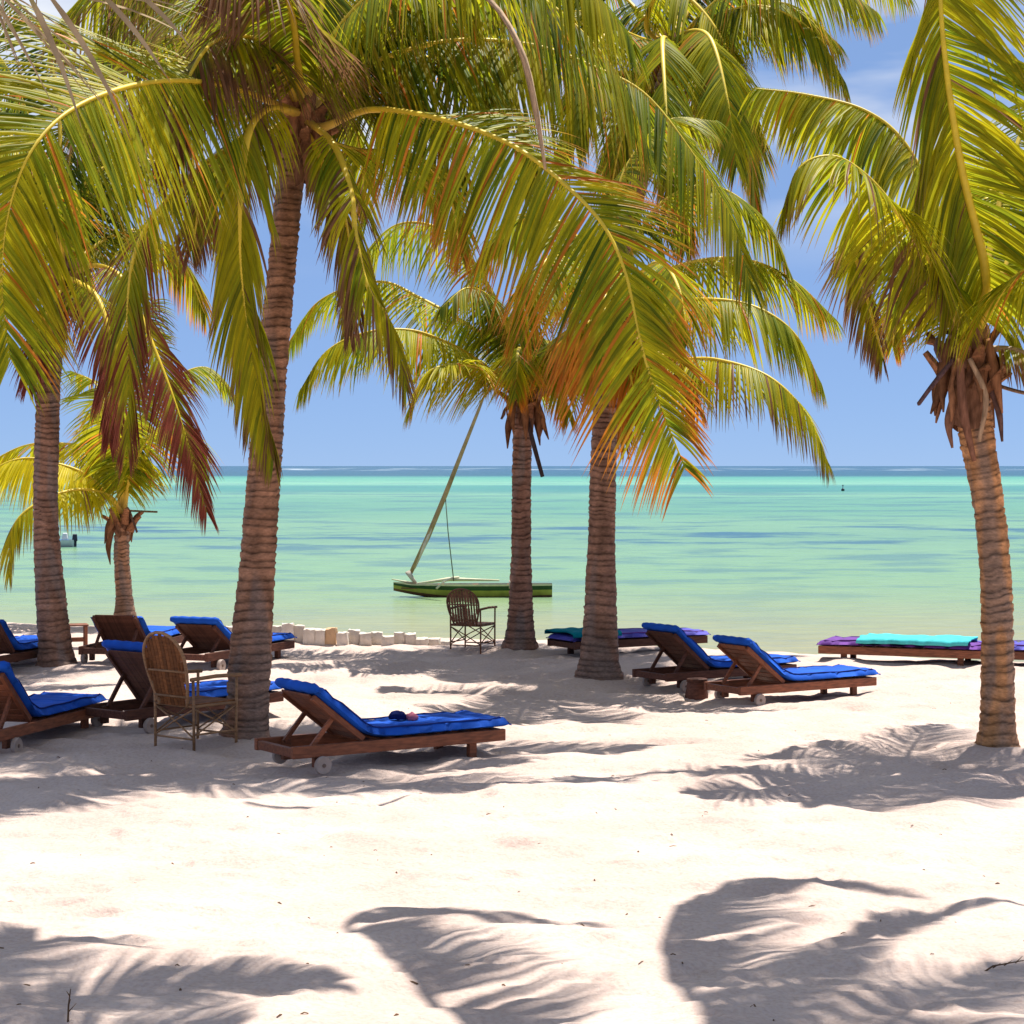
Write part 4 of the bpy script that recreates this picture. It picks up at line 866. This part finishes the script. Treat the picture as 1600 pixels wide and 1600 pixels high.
def mattress_mesh(prof, width, thick, seed, y0=0.0, over=0.02):
    """padded strip following prof [(x, z)] with soft edges and creases"""
    P = np.array([(x, 0, z) for x, z in prof], dtype=float)
    C, L = catmull(P, 64)
    T = nrm(np.gradient(C, axis=0)); N = np.stack([-T[:, 2], np.zeros(64), T[:, 0]], 1)
    N = np.where(N[:, 2:3] < 0, -N, N) if False else N
    ny = 15
    yy = np.linspace(-over, width + over, ny)
    V = []; 
    tpr = 1 - np.clip((np.abs(yy - width / 2) / (width / 2 + over) - 0.86) / 0.14, 0, 1) ** 2 * 0.75
    q = np.linspace(0, 1, 64)
    endp = 1 - np.clip(1 - np.minimum(q, 1 - q) / 0.03, 0, 1) ** 2 * 0.7
    wr = vnoise(q[:, None] * 22, yy[None] * 7 + seed, seed) * 0.011 + vnoise(q[:, None] * 60, yy[None] * 16, seed + 1) * 0.006
    tuft = -0.022 * np.exp(-((q * 5 % 1 - 0.5) / 0.045) ** 2)[:, None] * tpr[None]
    top = thick * tpr[None] * endp[:, None] + wr + tuft
    bot = thick * 0.5 * (1 - tpr[None] * endp[:, None])
    A = C[:, None, :] + N[:, None, :] * top[..., None]; A[..., 1] += yy[None] + y0
    B = C[:, None, :] + N[:, None, :] * bot[..., None] * 0.6; B[..., 1] += yy[None] + y0
    V = np.vstack([A.reshape(-1, 3), B.reshape(-1, 3)]); o = 64 * ny
    Fq = []
    for i in range(63):
        for j in range(ny - 1):
            a = i * ny + j
            Fq.append((a, a + ny, a + ny + 1, a + 1)); Fq.append((o + a, o + a + 1, o + a + ny + 1, o + a + ny))
    for i in range(63):
        for j, flip in ((0, 0), (ny - 1, 1)):
            a, b = i * ny + j, (i + 1) * ny + j
            Fq.append((a, o + a, o + b, b) if not flip else (a, b, o + b, o + a))
    for j in range(ny - 1):
        Fq.append((j, j + 1, o + j + 1, o + j)); a = 63 * ny + j
        Fq.append((a, o + a, o + a + 1, a + 1))
    b = MB()
    for j in (1, ny - 2):
        b.tube([tuple(A[i, j] + N[i] * 0.002) for i in range(0, 64, 3)], 0.0075, 6)
    return mesh_from('mattress', V, Fq, True), mesh_from('piping', b.V, b.F, True)

_cache = {}
def shared(key, fn):
    if key not in _cache: _cache[key] = fn()
    return _cache[key]
def box_mesh(size, bevel=0.004):
    def mk():
        b = MB(); b.box((0, 0, 0), size); me = mesh_from('piece', b.V, b.F, False)
        bm = bmesh.new(); bm.from_mesh(me); bmesh.ops.bevel(bm, geom=list(bm.edges), offset=min(bevel, min(size) * 0.3), segments=1, affect='EDGES'); bm.to_mesh(me); bm.free()
        return me
    return shared(('box', tuple(round(v, 4) for v in size)), mk)
def piece(name, size, loc, rot, mat, parent):
    me = box_mesh(size)
    o = bpy.data.objects.new(name, me); COL.objects.link(o)
    if not me.materials: me.materials.append(None)
    o.material_slots[0].link = 'OBJECT'; o.material_slots[0].material = mat
    o.parent = parent; o.location = loc; o.rotation_euler = rot
    return o

def lounger(label, x, y, head, back=40.0, mat=None, wood=None, seed=1, flat=False, wheels=True, bl=0.66, scale=1.0, fold=True):
    wood = wood or M_wood; mat = mat or M_blue
    zg = gz(x + 0.5 * math.cos(R(head)), y + 0.5 * math.sin(R(head))) - 0.005
    g = empty('sun_lounger', (x, y, zg), R(head)); g.scale = (scale, scale, scale)
    tag(g, label, 'sun lounger', 'wooden sun loungers on the sand')
    RH = 0.180 if not flat else 0.135                                        # rail centre height
    for yy in (0.0, WID):
        piece('side_rail', (LEN1 - LEN0, 0.045, 0.095), ((LEN0 + LEN1) / 2, yy, RH), (0, 0, 0), wood, g)
        piece('leg', (0.07, 0.055, RH + 0.03), (1.45, yy + (0.052 if yy == 0 else -0.052), RH / 2 - 0.012), (0, 0, 0), wood, g)
        if wheels:
            piece('leg', (0.07, 0.05, 0.16), (0.0, yy + (0.05 if yy == 0 else -0.05), 0.125), (0, 0, 0), wood, g)
            def mkw():
                b = MB(); n = 20; prof = [(0.012, -0.018), (0.05, -0.020), (0.066, -0.022), (0.072, -0.012), (0.072, 0.012), (0.066, 0.022), (0.05, 0.020), (0.012, 0.018)]
                V = []; Fq = []
                for k in range(n):
                    a = 2 * math.pi * k / n
                    V += [(r * math.cos(a), w, r * math.sin(a)) for r, w in prof]
                m = len(prof)
                for k in range(n):
                    k2 = (k + 1) % n
                    for q in range(m - 1): Fq.append((k * m + q, k2 * m + q, k2 * m + q + 1, k * m + q + 1))
                return mesh_from('wheel', V, Fq, False)
            w = link_mesh('wheel', shared('wheel', mkw), M_wheel, g, (0.0, yy + (-0.048 if yy == 0 else 0.048), 0.070))
            hb = shared('hub', lambda: (lambda b: (b.tube([(0, -0.026, 0), (0, 0.026, 0)], 0.016, 8), mesh_from('hub', b.V, b.F, False))[1])(MB()))
            link_mesh('hub', hb, M_hub, w)
        else:
            piece('leg', (0.07, 0.055, RH + 0.03), (0.05, yy + (0.052 if yy == 0 else -0.052), RH / 2 - 0.012), (0, 0, 0), wood, g)
    for xx in (LEN0 + 0.03, LEN1 - 0.03):
        piece('cross_rail', (0.05, WID - 0.05, 0.07), (xx, WID / 2, RH - 0.004), (0, 0, 0), wood, g)
    hx, hz = 0.42, RH + 0.055
    s0 = hx if not flat else LEN0 + 0.1
    k = 9 if not flat else 13
    for q in range(k):
        piece('seat_slat', (0.075, WID - 0.05, 0.018), (s0 + 0.06 + (LEN1 - s0 - 0.12) * q / (k - 1), WID / 2, RH + 0.040), (0, 0, 0), wood, g)
    if not flat:
        a = R(back)
        dx, dz = -math.cos(a), math.sin(a)
        for yy in (0.055, WID - 0.055):
            piece('back_rail', (bl, 0.04, 0.05), (hx + dx * bl / 2, yy, hz + dz * bl / 2), (0, a, 0), wood, g)
            # prop
            b = MB(); p = (hx + dx * bl * 0.55, yy + (0.03 if yy < 0.3 else -0.03), hz + dz * bl * 0.55); q = (hx + dx * bl * 0.55 - 0.20, p[1], RH + 0.02)
            b.bar(p, q, 0.025, 0.035); b.build('prop_strut', wood, g)
        for q in range(8):
            t = 0.05 + 0.93 * q / 7
            piece('back_slat', (0.078, WID - 0.15, 0.016), (hx + dx * bl * t + math.sin(a) * 0.005, WID / 2, hz + dz * bl * t + math.cos(a) * 0.005), (0, a, 0), wood, g)
        off = 0.03
        prof = ([(hx + dx * (bl + 0.05) + 0.02, hz + dz * (bl + 0.05) + off)] if fold else []) + [(hx + dx * bl * t + off * math.sin(a), hz + dz * bl * t + off * math.cos(a)) for t in (0.85, 0.6, 0.35, 0.15)]
        prof += [(hx + 0.06, hz + 0.028), (hx + 0.2, hz + 0.008), (0.9, hz + 0.006), (1.3, hz + 0.008), (LEN1 + 0.06, hz + 0.010)]
        mm, pm = mattress_mesh(prof, WID, 0.075, seed); mt = link_mesh('mattress', mm, mat, g); link_mesh('piping', pm, M_blue_pipe, mt)
        # a fold of the cover over the top edge of the backrest
        tx, tz = hx + dx * (bl + 0.055), hz + dz * (bl + 0.055)
        b = MB()
        if fold: b.tube([(tx + 0.055 * math.sin(a) + 0.01, -0.01 + 0.05 * k2, tz + 0.05 * math.cos(a) + 0.004 * math.sin(k2 * 2.1)) for k2 in range(14)], [0.030] + [0.042] * 12 + [0.030], 10)
        if fold: b.build('cover_fold', mat, mt, True)
    else:
        prof = [(LEN0 - 0.02, hz - 0.01), (0.1, hz), (0.6, hz + 0.004), (1.2, hz), (LEN1 + 0.05, hz - 0.01)]
        mm, pm = mattress_mesh(prof, WID, 0.065, seed); mt = link_mesh('mattress', mm, mat, g); link_mesh('piping', pm, M_purple, mt)
    return g

def towel(label, lo, x0, x1, mat, seed, thick=0.018, z=0.38):
    """a towel spread over a flat lounger, hanging over both sides"""
    nx, ny = 26, 26
    u = np.linspace(0, 1, nx)[:, None]; v = np.linspace(-1, 1, ny)[None]
    X = x0 + (x1 - x0) * u + 0.02 * np.sin(v * 5 + seed); half = WID / 2 + 0.045
    s = v * (half + 0.045)
    Yy = np.where(np.abs(s) > half, np.sign(s) * (half + 0.012), s); dz = np.where(np.abs(s) > half, -(np.abs(s) - half), 0)
    Zz = z + 0.018 + dz + 0.022 * (vnoise(X * 9, s * 6 + seed, seed) + 0.5) + 0 * u
    A = np.stack([X + 0 * s, Yy + WID / 2 + 0.008 * vnoise(X * 14, s * 0 + 1.5, seed + 2), Zz], -1).reshape(-1, 3)
    i = np.arange(nx - 1)[:, None] * ny + np.arange(ny - 1)[None]
    Fq = np.stack([i, i + ny, i + ny + 1, i + 1], -1).reshape(-1, 4)
    me = mesh_from('towel', A, Fq, True)
    o = link_mesh('towel', me, mat, None, lo.location, lo.rotation_euler)
    m = o.modifiers.new('thickness', 'SOLIDIFY'); m.thickness = thick; m.offset = 1.0
    tag(o, label, 'towel', 'towels spread on flat loungers')
    return o

def gp(px, py):                                   # ground point seen at a photo pixel
    Z = F * CAMH / (py - HOR); return (px - 800) * Z / F, Z
X, Y = gp(500, 1206); L1 = lounger('blue cushioned lounger with raised back, alone in front in the middle of the sand', X, Y, 34, 38, seed=3, bl=0.58)
X, Y = gp(18, 1170); lounger('blue lounger cut off by the left edge, nearest of the loungers on the left', X, Y, 75, 42, seed=4)
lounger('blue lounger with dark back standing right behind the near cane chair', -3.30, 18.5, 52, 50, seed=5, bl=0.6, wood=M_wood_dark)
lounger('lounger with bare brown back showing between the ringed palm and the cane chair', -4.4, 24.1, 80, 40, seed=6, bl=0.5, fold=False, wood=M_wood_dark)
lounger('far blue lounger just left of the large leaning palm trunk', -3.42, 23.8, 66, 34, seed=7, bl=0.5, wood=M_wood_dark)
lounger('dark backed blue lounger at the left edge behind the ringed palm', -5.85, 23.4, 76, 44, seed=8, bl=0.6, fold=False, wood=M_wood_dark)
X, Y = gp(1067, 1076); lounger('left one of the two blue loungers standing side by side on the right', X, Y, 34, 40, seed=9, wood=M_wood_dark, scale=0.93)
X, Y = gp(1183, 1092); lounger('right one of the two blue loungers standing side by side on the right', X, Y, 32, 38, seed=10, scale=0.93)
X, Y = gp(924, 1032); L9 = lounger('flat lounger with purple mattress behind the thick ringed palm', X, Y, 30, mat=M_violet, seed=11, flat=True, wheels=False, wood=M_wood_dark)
towel('teal towel on the head of the flat lounger behind the thick ringed palm', L9, -0.28, 0.42, M_teal, 3, z=0.252)
L10 = lounger('flat lounger with purple mattress near the waterline left of the right palm', 3.95, 24.75, -22, mat=M_purple, seed=12, flat=True, wheels=False)
towel('bright turquoise towel on the flat lounger near the waterline', L10, 0.22, 1.55, M_cyan, 5, z=0.252)
lounger('flat lounger with violet mattress behind the trunk of the right palm', 5.62, 24.35, -18, mat=M_violet, seed=13, flat=True, wheels=False)

# things lying on the front lounger
def lump(name, mat, label, cat, lo, x, y, z, sx, sy, sz, seed):
    bm = bmesh.new(); bmesh.ops.create_icosphere(bm, subdivisions=3, radius=1)
    for v in bm.verts:
        n_ = float(vnoise(np.array([v.co.x * 2.3 + seed]), np.array([v.co.y * 2.3 + v.co.z]), seed)[0])
        k_ = 1 + 0.55 * n_
        v.co = Vector((v.co.x * sx * k_, v.co.y * sy * k_, max(v.co.z, -0.45) * sz * k_))
    me = bpy.data.meshes.new(name); bm.to_mesh(me); bm.free()
    for p_ in me.polygons: p_.use_smooth = True
    w = Matrix.Translation(lo.location) @ Matrix.Rotation(lo.rotation_euler.z, 4, 'Z') @ Vector((x, y, z))
    o = link_mesh(name, me, mat, None, w, (0, 0, lo.rotation_euler.z + 0.6)); tag(o, label, cat); return o
lump('crumpled_cloth', M_pink, 'small crumpled pink cloth on the front blue lounger', 'cloth', L1, 1.02, 0.30, 0.34, 0.055, 0.045, 0.040, 3)
lump('rolled_cloth', M_navy, 'small dark navy roll beside the pink cloth on the front lounger', 'cloth', L1, 0.93, 0.36, 0.345, 0.035, 0.075, 0.045, 6)

# stump between the two loungers on the right
def stump():
    x, y = gp(1089, 1082)
    g = empty('stump_table', (x, y, gz(x, y) - 0.02)); tag(g, 'low weathered wooden stump table between the two blue loungers', 'side table')
    b = MB(); n = 18
    prof = [(0.115, 0), (0.118, 0.06), (0.10, 0.14), (0.095, 0.19)]
    V = [(r * math.cos(2 * math.pi * k / n) * (1 + 0.08 * math.sin(3 * k)), r * math.sin(2 * math.pi * k / n) * (1 + 0.06 * math.cos(2 * k)), z) for r, z in prof for k in range(n)]
    b.add(V, [(q * n + k, q * n + (k + 1) % n, (q + 1) * n + (k + 1) % n, (q + 1) * n + k) for q in range(3) for k in range(n)])
    b.build('stump', M_wood_dark, g, True)
    b = MB(); b.tube([(0, 0, 0.186), (0, 0, 0.192), (0, 0, 0.222), (0, 0, 0.228)], [0.10, 0.112, 0.112, 0.10], 18); b.build('top', M_wood_dark, g)
stump()

# ------------------------------------------------------------------ cane armchairs
def cane_chair(label, x, y, head, hgt, m_frame, m_back, seed):
    """origin under the seat centre; local +x is the way a sitter faces"""
    g = empty('cane_armchair', (x, y, gz(x, y) - 0.01), R(head)); tag(g, label, 'chair', 'cane armchairs')
    w, d, sh = 0.25, 0.24, 0.40
    r = 0.013
    def tb(name, pts, rad, mat, n=8):
        b = MB(); b.tube(pts, rad, n); return b.build(name, mat, g, True)
    for s in (-1, 1):
        tb('leg', [(d, s * w, -0.02), (d, s * w, 0.25), (d + .005, s * w, 0.63)], r, m_frame)          # front leg carries the arm
        tb('leg', [(-d, s * w, -0.02), (-d, s * w, 0.30), (-d - .01, s * w, 0.63)], r, m_frame)
        tb('armrest', [(-d - .04, s * (w + .005), 0.632), (0, s * (w + .012), 0.645), (d + .05, s * (w + .005), 0.635)], 0.017, m_frame)
        tb('stretcher', [(-d, s * w, 0.16), (d, s * w, 0.16)], 0.009, m_frame)
        tb('seat_rail', [(-d, s * w, sh), (d, s * w, sh)], r, m_frame)
        tb('brace', [(-d, s * w, 0.15), (0, s * (w + .01), 0.27), (d, s * w, 0.38)], 0.008, m_frame)
        tb('brace', [(d, s * w, 0.15), (0, s * (w - .01), 0.27), (-d, s * w, 0.38)], 0.008, m_frame)
    for xx in (-d, d):
        tb('stretcher', [(xx, -w, 0.12), (xx, w, 0.12)], 0.009, m_frame)
        tb('seat_rail', [(xx, -w, sh), (xx, w, sh)], r, m_frame)
        tb('brace', [(xx, -w, 0.13), (xx + .01, 0, 0.26), (xx, w, 0.38)], 0.008, m_frame)
        tb('brace', [(xx, w, 0.13), (xx - .01, 0, 0.26), (xx, -w, 0.38)], 0.008, m_frame)
    for q in range(11):
        yy = -w + 0.03 + (2 * w - 0.06) * q / 10
        b = MB(); b.bar((-d - .01, yy, sh + 0.016), (d + .01, yy, sh + 0.016), 0.034, 0.010); b.build('seat_cane', m_back, g)
    # rounded back, leaning away from the seat
    top = hgt; lean = 0.26
    def bp(v, z): return (-d - 0.01 - lean * (z - sh), v, z)
    def half(z):
        t = (z - sh) / (top - sh)
        return 0.175 + 0.085 * math.sin(min(1, t / 0.62) * math.pi / 2) if t < 0.62 else 0.26 * math.sqrt(max(0.0, 1 - ((t - 0.62) / 0.385) ** 2))
    zs = [sh + (top - sh) * q / 22 for q in range(23)]
    hoop = [bp(-half(z), z) for z in zs] + [bp(half(z), z) for z in reversed(zs)]
    tb('back_hoop', hoop, 0.015, m_frame)
    ns = 11
    for q in range(ns):
        v = -0.225 + 0.45 * q / (ns - 1)
        zz = [z for z in zs if half(z) > abs(v) + 0.008]
        if len(zz) < 2: continue
        lo_, hi_ = min(zz), max(zz)
        b = MB(); rr = random.Random(seed * 31 + q)
        n = 7
        for k in range(n - 1):
            za, zb = lo_ + (hi_ - lo_) * k / (n - 1), lo_ + (hi_ - lo_) * (k + 1) / (n - 1)
            pa, pb = bp(v, za), bp(v, zb)
            b.bar((pa[0] - .006 * math.sin(k), pa[1], za), (pb[0] - .006 * math.sin(k + 1), pb[1], zb), 0.038, 0.009)
        b.build('back_cane', m_back, g)
    for z in (sh + 0.08, sh + 0.30):
        tb('back_rung', [tuple(np.array(bp(-half(z), z)) - np.array([.014, 0, 0])), tuple(np.array(bp(half(z), z)) - np.array([.014, 0, 0]))], 0.010, m_frame)
    return g
cane_chair('near cane armchair with tall rounded brown back left of the large leaning palm', -2.74, 17.75, 50, 1.03, M_cane, M_cane_back, 1)
far_chair = cane_chair('far dark cane armchair with rounded back facing the sea beside the slim palm', -0.50, 26.15, 66, 0.92, M_cane_dark, M_cane_dark, 2); far_chair.scale = (0.9, 0.84, 0.9)
# a seat half hidden beside the left palm
def small_seat():
    Z = 26.5; x = (120 - 800) * Z / F
    g = empty('wooden_stool', (x, Z, gz(x, Z) - 0.01), 0.3); tag(g, 'small red brown wooden stool half hidden right of the left ringed trunk', 'stool')
    for sx in (-.11, .11):
        for sy in (-.11, .11): piece('leg', (0.035, 0.035, 0.30), (sx, sy, 0.15), (0, 0, 0), M_wood, g)
    for sy in (-.11, .11): piece('rail', (0.185, 0.02, 0.04), (0, sy, 0.12), (0, 0, 0), M_wood, g)
    for k in range(4): piece('seat_slat', (0.28, 0.06, 0.02), (0, -.105 + .07 * k, 0.311), (0, 0, 0), M_wood, g)
small_seat()

# ------------------------------------------------------------------ row of white coral stones along the berm
def stones():
    cols = [362, 380, 398, 415, 432, 450, 467, 484, 501, 518, 536, 553, 571, 589, 606, 624, 642, 660, 679, 697]
    g = empty('coral_stone_edging', (-2.6, 27.2, gz(-2.6, 27.2))); tag(g, 'low row of upright white coral stones left of the far chair', 'stone edging')
    rr = random.Random(5)
    for k, cx in enumerate(cols):
        Z = 27.2 + rr.uniform(-.12, .12); x = (cx - 800) * Z / F
        h = 0.22 - 0.11 * max(0, (cx - 470) / 220) + rr.uniform(-.02, .02); w = 0.148 + rr.uniform(-.015, .012)
        bm = bmesh.new(); bmesh.ops.create_cube(bm, size=1.0)
        bmesh.ops.subdivide_edges(bm, edges=bm.edges[:], cuts=2, use_grid_fill=True)
        for v in bm.verts:
            rd = max(abs(v.co.x), abs(v.co.y)) ** 2 * 0.12
            v.co = Vector((v.co.x * w * (1 - 0.10 * v.co.z), v.co.y * 0.15, v.co.z * (h + 0.08) * (1 - rd))) + Vector((rr.uniform(-.008, .008), rr.uniform(-.008, .008), rr.uniform(-.012, .012)))
        me = bpy.data.meshes.new('stone'); bm.to_mesh(me); bm.free()
        o = link_mesh('stone', me, M_stone_o if cx == 518 else M_stone, g)
        o.location = Vector((x, Z, gz(x, Z) + (h + 0.08) / 2 - 0.08)) - g.location
        o.rotation_euler = (rr.uniform(-.05, .05), rr.uniform(-.04, .04), rr.uniform(-.15, .15))
stones()

# ------------------------------------------------------------------ boats
def outrigger():
    Z = 47.0; k = Z / F
    x0 = (736 - 800) * k
    g = empty('wooden_sailing_canoe', (x0, Z, WATER_Z)); tag(g, 'green wooden sailing canoe with bare raked spar moored in the shallows', 'boat')
    n = 27; xs = np.linspace(-1.78, 1.86, n)
    def beam(x): 
        t = (x + 1.78) / 3.64; return 0.30 * (math.sin(min(1, t / 0.45) * math.pi / 2) ** 0.8) * (1 - 0.35 * max(0, (t - 0.6) / 0.4) ** 2) + 0.012
    def keel(x):
        t = (x + 1.78) / 3.64; return 0.24 * max(0, 1 - t / 0.45) ** 1.5 - 0.10 + 0.05 * max(0, (t - 0.7) / 0.3)
    def sheer(x):
        t = (x + 1.78) / 3.64; return 0.285 + 0.05 * max(0, 1 - t / 0.12) + 0.012 * max(0, (t - 0.6))
    def band(name, fa, fb, mat, out=0.0):
        b = MB(); V = []; Fq = []
        for x in xs:
            kz, sz, bw = keel(x), sheer(x), beam(x)
            for s in (-1, 1):
                for f in (fa, (fa + fb) / 2, fb):
                    V.append((x, s * (bw * (0.25 + 0.75 * f ** 0.55) + out), kz + (sz - kz) * f))
        for q in range(n - 1):
            for s in range(2):
                for j in range(2):
                    a = q * 6 + s * 3 + j
                    Fq.append((a, a + 6, a + 7, a + 1) if s == 0 else (a, a + 1, a + 7, a + 6))
        e = (n - 1) * 6
        Fq += [(e, e + 3, e + 4, e + 1), (e + 1, e + 4, e + 5, e + 2)]
        b.add(V, Fq); return b.build(name, mat, g, True)
    band('hull_bottom', 0.0, 0.30, M_bbrown); band('hull_lower_strake', 0.30, 0.66, M_byel, 0.004); band('hull_upper_strake', 0.66, 0.93, M_bgreen, 0.008)
    band('gunwale', 0.93, 1.03, M_bcream, 0.018)
    b = MB(); b.box((0.05, 0, 0.20), (3.3, 0.32, 0.02)); b.build('floor_boards', M_bbrown, g)
    for xx in (-0.7, 0.1, 0.9):
        b = MB(); b.box((xx, 0, 0.27), (0.14, 0.50, 0.03)); b.build('thwart', M_bbrown, g)
    def lp(px, py, dy=0): return ((px - 800) * k - x0, dy, CAMH - (py - HOR) * k - WATER_Z)
    b = MB(); b.tube([lp(612, 905), lp(628, 908), lp(650, 912)], [0.012, 0.022, 0.03], 8); b.build('bowsprit', M_bcream, g, True)
    b = MB(); b.tube([lp(641, 897), lp(668, 840), lp(697, 770), lp(722, 706), lp(748, 640), lp(762, 604)], [0.045, 0.062, 0.058, 0.048, 0.038, 0.02], 10); b.build('spar', M_spar, g, True)
    b = MB(); b.tube([lp(648, 888, -.02), lp(664, 850, -.03), lp(690, 790, -.02)], [0.02, 0.045, 0.015], 8); b.build('furled_sail', M_canvas, g, True)
    b = MB(); b.tube([lp(641, 897), lp(637, 893, -.03), lp(645, 905, -.03), lp(650, 911)], [0.05, 0.07, 0.05, 0.03], 8); b.build('lashing', M_canvas, g, True)
    b = MB(); b.tube([lp(696, 776), lp(700, 830), lp(709, 908)], 0.014, 6); b.build('stay_rope', M_rope, g, True)
    b = MB(); b.tube([lp(683, 918, -.36), lp(694, 908, -.2), lp(706, 903, 0), lp(716, 903, .3)], 0.026, 8); b.build('cross_beam', M_bcream, g, True)
    b = MB(); b.tube([lp(640, 916, .75), lp(700, 908, .8), lp(780, 910, .8)], [0.015, 0.05, 0.02], 8); b.build('float', M_bcream, g, True)
    b = MB(); b.tube([lp(797, 905, -.33), lp(797, 918, -.34)], 0.03, 6); b.build('fender', M_canvas, g, True)
outrigger()

def dinghy():
    Z = 76.0; x = (92 - 800) * Z / F
    g = empty('dinghy', (x, Z, WATER_Z), 0.15); tag(g, 'tiny white dinghy with dark motor far out behind the left ringed trunk', 'boat')
    n = 13; xs = np.linspace(-0.75, 0.55, n); V = []; Fq = []
    for xx in xs:
        t = (xx + 0.75) / 1.3; bw = 0.26 * math.sin(min(1, t / 0.5) * math.pi / 2) + 0.02; kz = 0.14 * max(0, 1 - t / 0.4) ** 1.5 - 0.06
        V += [(xx, -bw, 0.26), (xx, -bw * 0.75, kz + 0.06), (xx, 0, kz), (xx, bw * 0.75, kz + 0.06), (xx, bw, 0.26)]
    for q in range(n - 1):
        for j in range(4): Fq.append((q * 5 + j, q * 5 + j + 1, q * 5 + j + 6, q * 5 + j + 5))
    e = (n - 1) * 5; Fq.append((e, e + 1, e + 3, e + 4))
    b = MB(); b.add(V, Fq); b.build('hull', M_white, g, True)
    b = MB(); b.box((-0.05, 0, 0.24), (0.8, 0.36, 0.03)); b.build('deck', M_blue, g)
    b = MB(); b.box((0.58, 0, 0.34), (0.20, 0.20, 0.26), None, 0.75); b.box((0.60, 0, 0.10), (0.09, 0.08, 0.30)); b.build('outboard_motor', M_black, g, bevel=0.015)
    b = MB(); b.box((0.22, 0, 0.40), (0.22, 0.30, 0.22), None, 0.7); b.build('windscreen_console', M_white, g, bevel=0.02)
dinghy()
def buoy():
    Z = 246.0; x = (1317 - 800) * Z / F
    g = empty('buoy', (x, Z, WATER_Z)); tag(g, 'small dark buoy floating far out on the right', 'buoy')
    b = MB(); b.tube([(0, 0, -.1), (0, 0, .05), (0, 0, .22), (0, 0, .3)], [.1, .2, .2, .08], 10); b.build('float', M_black, g, True)
    b = MB(); b.tube([(0, 0, .28), (0, 0, .62)], .04, 6); b.box((0, 0, .66), (.14, .14, .12)); b.build('topmark', M_black, g)
buoy()

# ------------------------------------------------------------------ bits lying on the sand
def litter():
    r_ = np.random.default_rng(3); V = []; Fq = []
    for k in range(120):
        py = 1060 + 540 * r_.random() ** 1.0; px = r_.uniform(-100, 1700)
        x, y = gp(px, py); z = gz(x, y)
        a = r_.uniform(0, 3.14); L_ = r_.uniform(0.006, 0.022) * (1.6 if r_.random() < 0.12 else 1); w = r_.uniform(0.002, 0.006)
        c, s_ = math.cos(a), math.sin(a); b0 = len(V); hgt = r_.uniform(0.003, 0.008)
        for t, hh in ((-1, 0.0), (0, 1.0), (1, 0.15)):
            for v, up in ((-1, 0), (1, 0), (0, 1)):
                V.append((x + c * L_ * t - s_ * w * v, y + s_ * L_ * t + c * w * v, z - 0.002 + hgt * hh + up * w))
        for q in range(2):
            for j in range(3): Fq.append((b0 + q * 3 + j, b0 + q * 3 + (j + 1) % 3, b0 + q * 3 + 3 + (j + 1) % 3, b0 + q * 3 + 3 + j))
    o = link_mesh('leaf_litter', mesh_from('leaf_litter', V, Fq, False), M_litter); o['kind'] = 'stuff'
litter()
def twig(label, px, py, h, lean, seed):
    x, y = gp(px, py); z = gz(x, y); r_ = random.Random(seed)
    g = empty('twig', (x, y, z)); tag(g, label, 'twig')
    b = MB(); b.tube([(0, 0, -.02), (lean * .3, 0, h * .5), (lean, .01, h)], [.005, .004, .002], 6); b.build('stem', M_litter, g, True)
    for k in range(3):
        t = .3 + .25 * k; a = r_.uniform(0, 6)
        b = MB(); b.tube([(lean * t, 0, h * t), (lean * t + .04 * math.cos(a), .04 * math.sin(a), h * t + .03)], [.003, .001], 5); b.build('side_shoot', M_litter, g, True)
twig('thin upright twig sticking out of the shaded sand at bottom left', 106, 1592, 0.14, 0.01, 1)
twig('dry twig lying at a slant in the shaded sand at bottom right', 1530, 1500, 0.05, 0.22, 2)
